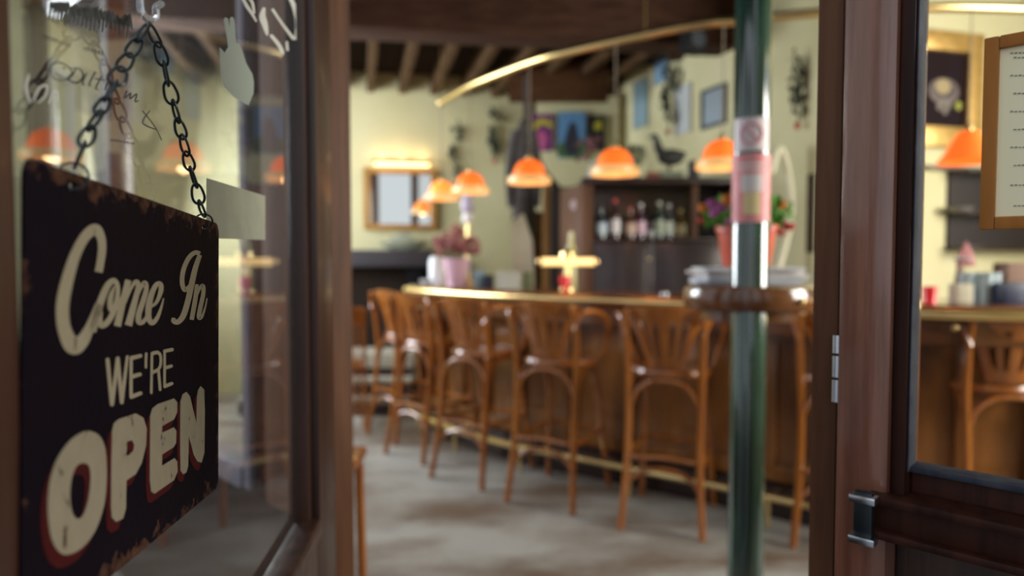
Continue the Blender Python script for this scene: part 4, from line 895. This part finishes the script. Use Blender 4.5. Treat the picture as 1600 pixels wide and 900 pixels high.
# right-hand stretch of the bar, seen through the window
p = on_bar(1455, 0.12); bm = NB()
cg2 = thing('candle_glass', 'red candle glass on the counter at the left edge of the front window', 'candle holder', p)
bm = NB(); lathe(bm, [(0, 0), (0.026, 0), (0.030, 0.07), (0.027, 0.07), (0.022, 0.006), (0, 0.005)], (0, 0, 0), 20); obj('glass', bm, MATS['ruby_glass'], cg2)
bm = NB(); lathe(bm, [(0, 0.006), (0.019, 0.006), (0.019, 0.03), (0, 0.03)], (0, 0, 0), 14); obj('candle', bm, MATS['lit_wax'], cg2)
for i, (px, off) in enumerate(((1512, 0.30), (1526, 0.36), (1539, 0.28), (1551, 0.36), (1520, 0.46), (1546, 0.47))):
    p = on_bar(px, off); bm = NB(); lathe(bm, [(0, 0), (0.024, 0), (0.030, 0.125), (0.028, 0.125), (0.022, 0.006), (0, 0.005)], p, 18)
    tag(obj('drinking_glass', bm, mat('pale_tumbler', (0.42, 0.50, 0.52), 0.12)), ('leftmost pale drinking glass of the cluster on the bar', 'pale drinking glass second from left in the bar cluster', 'front pale drinking glass in the middle of the bar cluster', 'rightmost pale drinking glass of the cluster by the navy crate', 'rear left pale drinking glass behind the beige napkin holder', 'rear right pale drinking glass at the back of the cluster')[i], 'glass', 'drinking glasses clustered on the bar')
p = on_bar(1502, 0.2); bm = NB(); box(bm, p.x - 0.035, p.x + 0.035, p.y - 0.03, p.y + 0.03, BZ, BZ + 0.08, 0.004); tag(obj('napkin_holder', bm, mat('beige_napkins', (0.48, 0.44, 0.32), 0.8)), 'beige napkin holder in front of the drinking glasses', 'napkin holder')
p = on_bar(1588, 0.26); bm = NB(); box(bm, p.x - 0.085, p.x + 0.085, p.y - 0.05, p.y + 0.05, BZ, BZ + 0.085, 0.01); tag(obj('crate', bm, mat('deep_navy_plastic', (0.008, 0.014, 0.05), 0.4)), 'deep navy crate on the bar at the right below the menu', 'crate')
p = on_bar(1596, 0.42); bm = NB(); box(bm, p.x - 0.1, p.x + 0.1, p.y - 0.05, p.y + 0.05, BZ, BZ + 0.17, 0.01); tag(obj('cardboard_box', bm, mat('dull_brown_card', (0.24, 0.14, 0.10), 0.8)), 'dull brown cardboard box behind the navy crate', 'box')
p = on_bar(1498, 0.45); fl = thing('clay_vase', 'thin beige vase with folded dusty pink napkin and white cup beside the glasses', 'vase', p)
bm = NB(); tube(bm, [(0, 0, 0), (0.004, 0, 0.10), (0.01, 0, 0.17)], [0.028, 0.012], 12); obj('vase_body', bm, mat('beige_clay', (0.32, 0.22, 0.14), 0.6), fl)
bm = NB(); lathe(bm, [(0.012, 0.15), (0.05, 0.155), (0.028, 0.22), (0.0, 0.27)], (0.03, 0, 0), 5, 1, 0.4); obj('napkin', bm, mat('dusty_pink_cloth', (0.36, 0.14, 0.14), 0.8), fl)
bm = NB(); lathe(bm, [(0, 0.175), (0.03, 0.18), (0.042, 0.19), (0.0, 0.195)], (0, -0.02, 0), 16); obj('white_cup', bm, M_WHITE, fl)

# ------------------------------------------------------------------ back wall: mirror, picture light, mantel, boat, steps
def bw_pt(px, py, off=0.0):
    N_ = Vector((0.184, -0.983, 0)); return hit(px, py, Vector((*Bk, 0)) + N_ * off, N_)
def wall_frame(name, lb, cat, pa, pb, N_, fw, depth, mf, face_fn, group=None):
    """pa, pb: upper-left and lower-right corners on the wall plane; N_ faces the room"""
    A, B = pa, pb; h = Vector((B.x - A.x, B.y - A.y, 0)); Wd = h.length; h.normalize(); z1_, z0_ = A.z, B.z
    t = thing(name, lb, cat, (A + B) / 2 * 1.0, 0, group); t.location.z = z0_; MW[t.name] = Matrix.Translation(((A.x + B.x) / 2, (A.y + B.y) / 2, z0_))
    P0 = Vector((A.x, A.y, 0)); Q = lambda s_: (P0 + h * s_)
    bm = NB()
    for s0_, s1_, za, zb in ((0, fw, z0_, z1_), (Wd - fw, Wd, z0_, z1_), (fw, Wd - fw, z1_ - fw, z1_), (fw, Wd - fw, z0_, z0_ + fw)):
        slab(bm, Q(s0_), Q(s1_), -depth, -0.002, za, zb, min(0.006, fw * 0.3))
    obj('frame', bm, mf, t, world=True)
    bm = NB(); slab(bm, Q(fw), Q(Wd - fw), -depth * 0.5, -0.002, z0_ + fw, z1_ - fw, 0); pn = obj('picture', bm, face_fn, t, world=True)
    return t, pn, Q, fw, Wd, z0_, z1_
M_MIRROR = mat('mirror_glass', (0.75, 0.76, 0.72), 0.02, 1.0)
NBk = Vector((0.184, -0.983, 0))
mr = wall_frame('wall_mirror', 'gilt framed mirror on the cream wall above the mantel', 'mirror', bw_pt(568, 262), bw_pt(682, 360), NBk, 0.055, 0.05, mat('gilt_orange', (0.50, 0.25, 0.06), 0.4, 0.3), M_MIRROR)
mr[1].name = 'mirror_glass'
mr[0].rotation_mode = 'AXIS_ANGLE'; mr[0].rotation_axis_angle = (math.radians(1.4), 0.983, 0.184, 0)      # hangs leaning slightly forward
p = bw_pt(628, 252, 0.12)
pl = thing('picture_light', 'lit brass picture light above the gilt mirror', 'wall lamp', p)
hd = Vector((0.983, 0.184, 0)); hwid = 44 * p.y / FPX
bm = NB(); tube(bm, [-hd * hwid, hd * hwid], 0.026, 14, smooth=False); obj('lamp_shade', bm, M_BRASS, pl)
bm = NB(); tube(bm, [-hd * hwid * 0.95 + Vector((0, 0, -0.024)), hd * hwid * 0.95 + Vector((0, 0, -0.024))], 0.016, 10, smooth=False); obj('bulb_tube', bm, mat('warm_tube', (1, 0.8, 0.5), 0.4, emit=(1, 0.70, 0.34), es=5.0), pl)
bm = NB(); tube(bm, [Vector((0, 0, 0)), -NBk * 0.06 + Vector((0, 0, 0.02)), -NBk * 0.118], 0.006, 8); obj('arm', bm, M_BRASS, pl)
for s in (-0.7, 0.0, 0.7):
    l = bpy.data.lights.new('picture_lamp', 'POINT'); l.energy = 0.9; l.color = (1, 0.72, 0.40); l.shadow_soft_size = 0.03
    lo = bpy.data.objects.new('picture_lamp', l); C.objects.link(lo); lo.parent = pl; lo.location = hd * hwid * s + Vector((0, 0, 0.035)) + NBk * -0.02
# mantel and fireplace
mA, mB = bw_pt(480, 400), bw_pt(672, 400)
mz1, mz0 = bw_pt(600, 391).z, bw_pt(600, 416).z
mn = thing('fireplace', 'dark fireplace with mantel shelf against the cream back wall', 'fireplace', ((mA.x + mB.x) / 2, (mA.y + mB.y) / 2, 0))
bm = NB(); slab(bm, mA, mB, -0.32, -0.003, mz0, mz1, 0.006); obj('mantel_shelf', bm, mat('slate_mantel', (0.055, 0.05, 0.06), 0.5), mn, world=True)
for s0_, s1_ in ((0.0, 0.14), (0.93, 1.07)):
    bm = NB(); h_ = (mB - mA); h_.z = 0; Lm = h_.length; h_.normalize(); slab(bm, mA + h_ * s0_, mA + h_ * (s1_ + 0.0), -0.26, -0.003, 0, mz0, 0.004); obj('pier', bm, M_BLACK, mn, world=True)
bm = NB(); slab(bm, mA, mB, -0.05, -0.003, 0, mz0, 0); obj('firebox', bm, mat('soot_brown', (0.03, 0.018, 0.012), 0.9), mn, world=True)
p = bw_pt(630, 391, 0.17); p.z = mz1
sb = thing('boat_model', 'small grey green boat model on the mantel below the mirror', 'model boat', p)
bm = NB(); 
for i in range(1): lathe(bm, [(0.0, 0), (0.10, 0.0), (0.19, 0.03), (0.22, 0.075), (0.2, 0.075), (0.0, 0.06)], (0, 0, 0), 20, 1, 0.3)
obj('hull', bm, mat('grey_green_hull', (0.22, 0.23, 0.16), 0.6), sb)
bm = NB(); box(bm, -0.12, 0.10, -0.03, 0.03, 0.06, 0.13, 0.006); box(bm, -0.05, 0.05, -0.025, 0.025, 0.13, 0.16, 0.006); obj('cabin', bm, mat('grey_green_cabin', (0.30, 0.31, 0.22), 0.6), sb)
# steps at the back left
for i, (y0_, y1_) in enumerate(((560, 585), (606, 616), (626, 637))):
    pass
stp = thing('low_steps', 'dark wooden steps with pale cushioned treads at the back left', 'steps', (-1.35, 5.7, 0))
for i, (yy, zt, dp, hh, m) in enumerate(((5.62, 0.47, 0.42, 0.12, mat('pale_tread', (0.42, 0.39, 0.31), 0.8)), (5.50, 0.28, 0.30, 0.045, MATS['pale_tread']), (5.40, 0.14, 0.20, 0.045, MATS['pale_tread']))):
    bm = NB(); box(bm, -2.2, -0.82, yy, yy + dp, zt - hh, zt, 0.008); obj('tread', bm, m, stp, world=True)
    bm = NB(); box(bm, -2.19, -0.83, yy + 0.02, yy + dp - 0.01, 0, zt - hh, 0.004); obj('riser', bm, M_CAB, stp, world=True)
# dining chair behind the far stool and one by the left jamb
def make_chair(loc, rz, lb):
    t = thing('dining_chair', lb, 'chair', loc, rz)
    bm = NB(); box(bm, -0.2, 0.2, -0.2, 0.2, 0.43, 0.46, 0.012); obj('seat', bm, M_CHAIR, t)
    for s in (-1, 1):
        bm = NB(); tube(bm, [(s * 0.17, 0.17, 0.43), (s * 0.18, 0.19, 0)], 0.016, 8, smooth=False); obj('leg', bm, M_CHAIR, t)
        bm = NB(); tube(bm, [(s * 0.18, -0.22, 0), (s * 0.18, -0.18, 0.45), (s * 0.175, -0.23, 0.88)], 0.016, 8); obj('leg', bm, M_CHAIR, t)
    bm = NB(); box(bm, -0.18, 0.18, -0.245, -0.22, 0.76, 0.90, 0.01)
    for i in range(4): tube(bm, [(-0.12 + i * 0.08, -0.185, 0.45), (-0.12 + i * 0.08, -0.23, 0.77)], 0.009, 6, smooth=False)
    obj('backrest', bm, M_CHAIR, t)
    return t
make_chair((-1.33, 5.15, 0), math.radians(20), 'brown wooden chair by the fireplace at the far left')
ls = thing('low_stool', 'low orange brown wooden stool just inside the left door jamb', 'stool', (-0.63, 2.15, 0))
bm = NB(); box(bm, -0.14, 0.14, -0.14, 0.14, 0.585, 0.62, 0.012); obj('seat', bm, M_CHAIR, ls)
for sx_ in (-1, 1):
    for sy_ in (-1, 1):
        bm = NB(); tube(bm, [(sx_ * 0.115, sy_ * 0.115, 0.59), (sx_ * 0.125, sy_ * 0.125, 0)], 0.016, 8, smooth=False); obj('leg', bm, M_CHAIR, ls)

# posts, coat, slanted panel, dark doorway, posters
p = at(854, 300, 5.9)
bm = NB(); box(bm, p.x - 0.03, p.x + 0.03, 5.87, 5.93, 0, 1.95, 0.005); tag(obj('wooden_post', bm, mat('amber_post', (0.28, 0.13, 0.035), 0.5)), 'amber wooden post left of the dark stair opening', 'post')
bm = NB(); a_ = at(822, 150, 5.6); 
tube(bm, [at(822, 120, 5.6), Vector((at(824, 430, 5.6).x, 5.6, 0))], 0.035, 4, smooth=False)
tube(bm, [at(822, 215, 5.6), at(850, 270, 5.7), at(892, 318, 5.75)], 0.04, 4, smooth=False)
tag(obj('timber_brace', bm, mat('grey_brown_timber', (0.075, 0.055, 0.05), 0.7)), 'dark timber post with slanting brace behind the third lamp', 'timber post')
ct = thing('hanging_coat', 'grey brown coat hanging on the dark timber post', 'coat', at(818, 372, 5.48))
bm = NB(); b0 = at(818, 385, 5.45)
lathe(bm, [(0.0, 0.0), (0.085, 0.01), (0.095, 0.2), (0.08, 0.55), (0.07, 0.8), (0.035, 0.93), (0, 0.95)], (0, 0, 0), 18, 1, 0.6); obj('coat_body', bm, mat('grey_brown_cloth', (0.05, 0.042, 0.04), 0.9, col2=(0.10, 0.09, 0.085), scale=14), ct)
for s in (-1, 1):
    bm = NB(); tube(bm, [(s * 0.06, 0, 0.85), (s * 0.11, 0, 0.55), (s * 0.10, -0.01, 0.25)], [0.045, 0.03], 10); obj('sleeve', bm, MATS['grey_brown_cloth'], ct)
bm = NB(); pts = [at(800, 470, 5.3), at(800, 345, 5.3), at(818, 333, 5.3), at(832, 375, 5.3), at(846, 470, 5.3)]
f = quad(bm, pts); r = bmesh.ops.extrude_face_region(bm, geom=[f])
for v in [q for q in r['geom'] if isinstance(q, bmesh.types.BMVert)]: v.co.y += 0.12
low = [v for v in bm.verts if v.co.z < 1.0]
for v in low: v.co.z = 0
tag(obj('stair_parapet', bm, mat('pale_plaster', (0.80, 0.79, 0.58), 0.8)), 'slanted cream plaster parapet behind the end of the bar', 'parapet')
bm = NB(); a_, b_ = at(860, 290, 6.2), at(905, 290, 6.2); box(bm, a_.x, b_.x, 6.2, 6.3, 0, zy(292, 6.2), 0.004)
for i in range(6): box(bm, a_.x + 0.01, b_.x - 0.01, 6.17, 6.2, 0.9 + i * 0.14, 0.925 + i * 0.14, 0.003)
tag(obj('opening_shade_panel', bm, mat('dark_opening_shade', (0.02, 0.011, 0.008), 0.6)), 'very dark slatted panel painting the shade of the stair opening between the amber post and the cabinet', 'door')  # dark panel fills the open doorway, its shade put into the colour
bm = NB(); a_, b_ = at(838, 235, 6.35), at(915, 235, 6.35); box(bm, a_.x, b_.x + 0.3, 6.35, 6.42, zy(330, 6.35), zy(150, 6.35), 0); struct('wall_stair', bm, M_CREAM)
def poster(lb, px0, px1, y0_, y1_, Y, base, shapes, group=None):
    A, B = at(px0, y0_, Y), at(px1, y1_, Y); t = thing('poster', lb, 'poster', ((A.x + B.x) / 2, Y, B.z))
    bm = NB(); box(bm, A.x, B.x, Y, Y + 0.006, B.z, A.z); sh_ = obj('sheet', bm, base, t, world=True)
    for k_, (poly, m) in enumerate(shapes):
        bm = NB(); fill_poly(bm, [[(A.x + (B.x - A.x) * u, B.z + (A.z - B.z) * v) for u, v in poly]], (Vector((0, Y, 0)), Vector((1, 0, 0)), Vector((0, 0, 1)), Vector((0, -1, 0))), 0.002, 0.001 * (k_ + 1), 3)
        obj('printed_shape', bm, m, sh_, world=True)
poster('purple poster with yellow and pink shapes on the dark back wall', 833, 863, 178, 236, 6.3, mat('purple_print', (0.16, 0.02, 0.16), 0.6),
       [([(0.05, 0.55), (0.5, 0.72), (0.95, 0.6), (0.9, 0.8), (0.4, 0.88), (0.08, 0.75)], mat('yellow_print', (0.45, 0.40, 0.03), 0.6)), ([(0.1, 0.1), (0.6, 0.05), (0.75, 0.4), (0.4, 0.55), (0.1, 0.4)], mat('pink_print', (0.50, 0.10, 0.26), 0.6))])
poster('blue poster with a dark figure shape beside the purple poster', 872, 914, 175, 247, 6.3, mat('blue_print', (0.12, 0.28, 0.50), 0.6),
       [([(0.05, 0.03), (0.95, 0.03), (0.95, 0.3), (0.5, 0.38), (0.05, 0.3)], mat('green_print', (0.06, 0.14, 0.05), 0.6)), ([(0.3, 0.1), (0.75, 0.1), (0.72, 0.5), (0.6, 0.75), (0.5, 0.78), (0.4, 0.7), (0.25, 0.4)], mat('black_print', (0.03, 0.03, 0.05), 0.6))])
poster('dark poster with yellow marks half hidden by the cabinet flowers', 918, 945, 180, 236, 6.3, mat('near_black_print', (0.015, 0.012, 0.012), 0.6), [([(0.4, 0.6), (0.8, 0.62), (0.75, 0.85), (0.45, 0.8)], MATS['yellow_print'])])
# speaker on the beam
p = at(1083, 62, 4.6)
sp = thing('loudspeaker', 'black loudspeaker fixed at the end of the ceiling beam', 'speaker', (p.x, p.y, p.z - 0.09), math.radians(20))
bm = NB(); box(bm, -0.07, 0.07, -0.06, 0.06, 0, 0.19, 0.008); obj('cabinet', bm, M_BLACK, sp)
bm = NB(); lathe(bm, [(0, 0), (0.05, 0), (0.055, 0.004), (0, 0.004)], (0, 0, 0), 20, mtx=Matrix.Translation((0, -0.06, 0.08)) @ Matrix.Rotation(PI / 2, 4, 'X')); obj('cone', bm, mat('dark_blue_grey_cone', (0.012, 0.018, 0.03), 0.4), sp)

# ------------------------------------------------------------------ gable wall pictures
GNw = Vector((-1, -0.35, 0)).normalized(); GW0 = Vector((3.3, 0, 0))
def gp(px, py, off=0.0): return hit(px, py, GW0 + GNw * off, GNw)
wall_frame('framed_picture', 'pale blue narrow framed print on the gable wall', 'picture', gp(992, 130), gp(1014, 196), GNw, 0.02, 0.02, mat('grey_frame', (0.35, 0.38, 0.36), 0.5), mat('pale_blue_print', (0.26, 0.40, 0.46), 0.5))
wall_frame('framed_picture', 'small light blue framed print highest on the gable wall', 'picture', gp(1024, 92), gp(1046, 126), GNw, 0.012, 0.02, MATS['grey_frame'], mat('light_blue_print', (0.22, 0.36, 0.50), 0.5))
wall_frame('framed_picture', 'tall white framed print left of the dark framed one', 'picture', gp(1057, 138), gp(1081, 206), GNw, 0.015, 0.02, mat('white_frame', (0.6, 0.6, 0.55), 0.5), mat('white_print', (0.58, 0.62, 0.60), 0.5))
dk = wall_frame('framed_picture', 'dark framed grey picture on the gable wall left of the pole', 'picture', gp(1099, 143), gp(1136, 193), GNw, 0.025, 0.03, mat('dark_grey_frame', (0.06, 0.07, 0.08), 0.4), mat('grey_print', (0.30, 0.36, 0.40), 0.5))
def vine(lb, pxc, y0_, y1_, pt_fn, wob=10, n=46, s=0.024):
    base = pt_fn(pxc, y1_); t = thing('hanging_vine', lb, 'hanging vine', base, 0, 'dried vine sprigs hung on the walls')
    pts = [pt_fn(pxc + wob * math.sin(i * 1.3) * (0.3 + 0.7 * (1 - i / 7)), y0_ + (y1_ - y0_) * i / 7) for i in range(8)]
    bm = NB(); tube(bm, pts, 0.004, 6); obj('stem', bm, M_VINE, t, world=True)
    bm = NB(); rr = random.Random(int(pxc))
    for i in range(n):
        q = pts[rr.randrange(0, 7)].lerp(pts[rr.randrange(0, 7)], 0.15); leafy(bm, 1, q, (0.05, 0.02, 0.05), s, rr)
    obj('foliage', bm, M_VINE, t, world=True)
    bm = NB(); ball(bm, pts[-1], 0.02, 2, (1, 0.7, 1.3)); obj('red_tip', bm, mat('dull_red_tip', (0.5, 0.05, 0.04), 0.5), t, world=True)
vine('dark dried vine with red tip on the gable wall left of the white print', 1043, 105, 206, lambda x, y: gp(x, y, 0.08), 9, 120, 0.034)
bwall = lambda x, y: hit(x, y, Vector((1.87, 4.08, 0)) + Vector((0.27, -0.963, 0)) * 0.05, Vector((0.27, -0.963, 0)))
vine('dark dried vine with red tip hanging right of the green pole', 1245, 88, 196, lambda x, y: at(x, y, 4.25), 7, 120, 0.026)
vine('small faint dried sprig above the two left pendant lamps', 712, 196, 290, lambda x, y: bw_pt(x, y, 0.04), 8, 75, 0.032)
vine('dried sprig with red tip on the cream wall left of the third lamp', 772, 172, 252, lambda x, y: bw_pt(x, y, 0.04), 8, 85, 0.034)
# pale arched niche and a small wooden holder right of the pole
an = thing('wall_arch_ornament', 'pale arched relief ornament on the wall right of the pole', 'wall ornament', at(1222, 430, 4.25))
bm = NB(); tube(bm, [at(1214, 430, 4.22), at(1236, 340, 4.22), at(1232, 270, 4.22), at(1218, 232, 4.22), at(1205, 270, 4.22)], 0.02, 8); obj('arch', bm, mat('white_relief', (0.72, 0.69, 0.50), 0.8), an, world=True)
bm = NB(); a_ = at(1266, 395, 4.2); box(bm, a_.x - 0.02, a_.x + 0.03, 4.17, 4.22, a_.z, zy(272, 4.2), 0.005); tag(obj('wooden_holder', bm, mat('dark_brown_holder', (0.06, 0.03, 0.02), 0.5)), 'slim dark wooden holder on the wall beside the right door post', 'wall holder')

# ------------------------------------------------------------------ bar wall seen through the front window
BN = Vector((0.27, -0.963, 0)).normalized(); BP0 = Vector((1.87, 4.08, 0))
def bwp(px, py, off=0.0): return hit(px, py, BP0 + BN * off, BN)
pt_, canvas, Q, fw, Wd, z0_, z1_ = wall_frame('still_life_painting', 'dark still life painting in a wide gilt frame behind the window glass', 'painting', bwp(1405, 46), bwp(1519, 234), BN, 0.12, 0.07, M_GOLD, mat('dark_canvas', (0.014, 0.006, 0.008), 0.6, spec=0.1))
def on_canvas(pts, m, k_):
    h_ = (Q(1) - Q(0)); pl = []
    for u, v in pts: pl.append((fw + (Wd - 2 * fw) * u, z0_ + fw + (z1_ - z0_ - 2 * fw) * v))
    bm = NB(); fill_poly(bm, [pl], (Q(0) + BN * 0.035, h_, Vector((0, 0, 1)), BN), 0.002, 0.001 * k_, 3); obj('painted_shape', bm, m, canvas, world=True)
ell = lambda cx, cy_, rx, ry: [(cx + rx * math.cos(2 * PI * i / 12), cy_ + ry * math.sin(2 * PI * i / 12)) for i in range(12)]
on_canvas(ell(0.55, 0.48, 0.33, 0.17), mat('grey_brown_paint', (0.17, 0.13, 0.12), 0.5), 1)
on_canvas(ell(0.55, 0.50, 0.28, 0.12), mat('dark_brown_paint', (0.07, 0.05, 0.05), 0.5), 2)
on_canvas(ell(0.52, 0.54, 0.17, 0.10), mat('ochre_paint', (0.36, 0.28, 0.14), 0.5), 3)
for u, v in ((0.45, 0.27), (0.58, 0.22), (0.66, 0.30), (0.54, 0.33)): on_canvas(ell(u, v, 0.055, 0.05), mat('grey_fruit_paint', (0.20, 0.17, 0.14), 0.5), 3)
on_canvas(ell(0.87, 0.30, 0.06, 0.06), mat('lime_paint', (0.36, 0.36, 0.05), 0.5), 4)
# dark framed recess below the painting
rc_ = thing('hanging_shelf', 'dark wall shelf box with white dishes below the still life painting', 'shelf', bwp(1530, 400))
A, B = bwp(1480, 268), bwp(1605, 392); A2, B2 = Vector((A.x, A.y, 0)), Vector((B.x, B.y, 0))
bm = NB(); slab(bm, A2, B2, -0.02, -0.003, B.z, A.z, 0); obj('back_board', bm, mat('black_brown', (0.018, 0.010, 0.008), 0.6), rc_, world=True)
bm = NB(); slab(bm, A2, B2, -0.16, -0.02, A.z - 0.02, A.z, 0.003); slab(bm, A2, B2, -0.16, -0.02, B.z, B.z + 0.03, 0.003); slab(bm, A2, B2, -0.16, -0.02, B.z + 0.22, B.z + 0.235, 0.003); obj('shelf_board', bm, M_CAB, rc_, world=True)
bm = NB(); slab(bm, bwp(1440, 266), bwp(1610, 266), -0.05, -0.002, bwp(1500, 268).z, bwp(1500, 262).z, 0.002); struct('trim_3', bm, mat('trim_brown', (0.12, 0.07, 0.04), 0.5))
dsh = bwp(1500, 300, 0.09)
bm = NB(); lathe(bm, [(0, 0), (0.05, 0), (0.08, 0.03), (0.06, 0.03), (0, 0.01)], (dsh.x, dsh.y, B.z + 0.236), 18); tag(obj('grey_dish', bm, mat('grey_dish_glaze', (0.22, 0.2, 0.19), 0.4)), 'grey dish standing on the dark wall shelf box', 'dish')
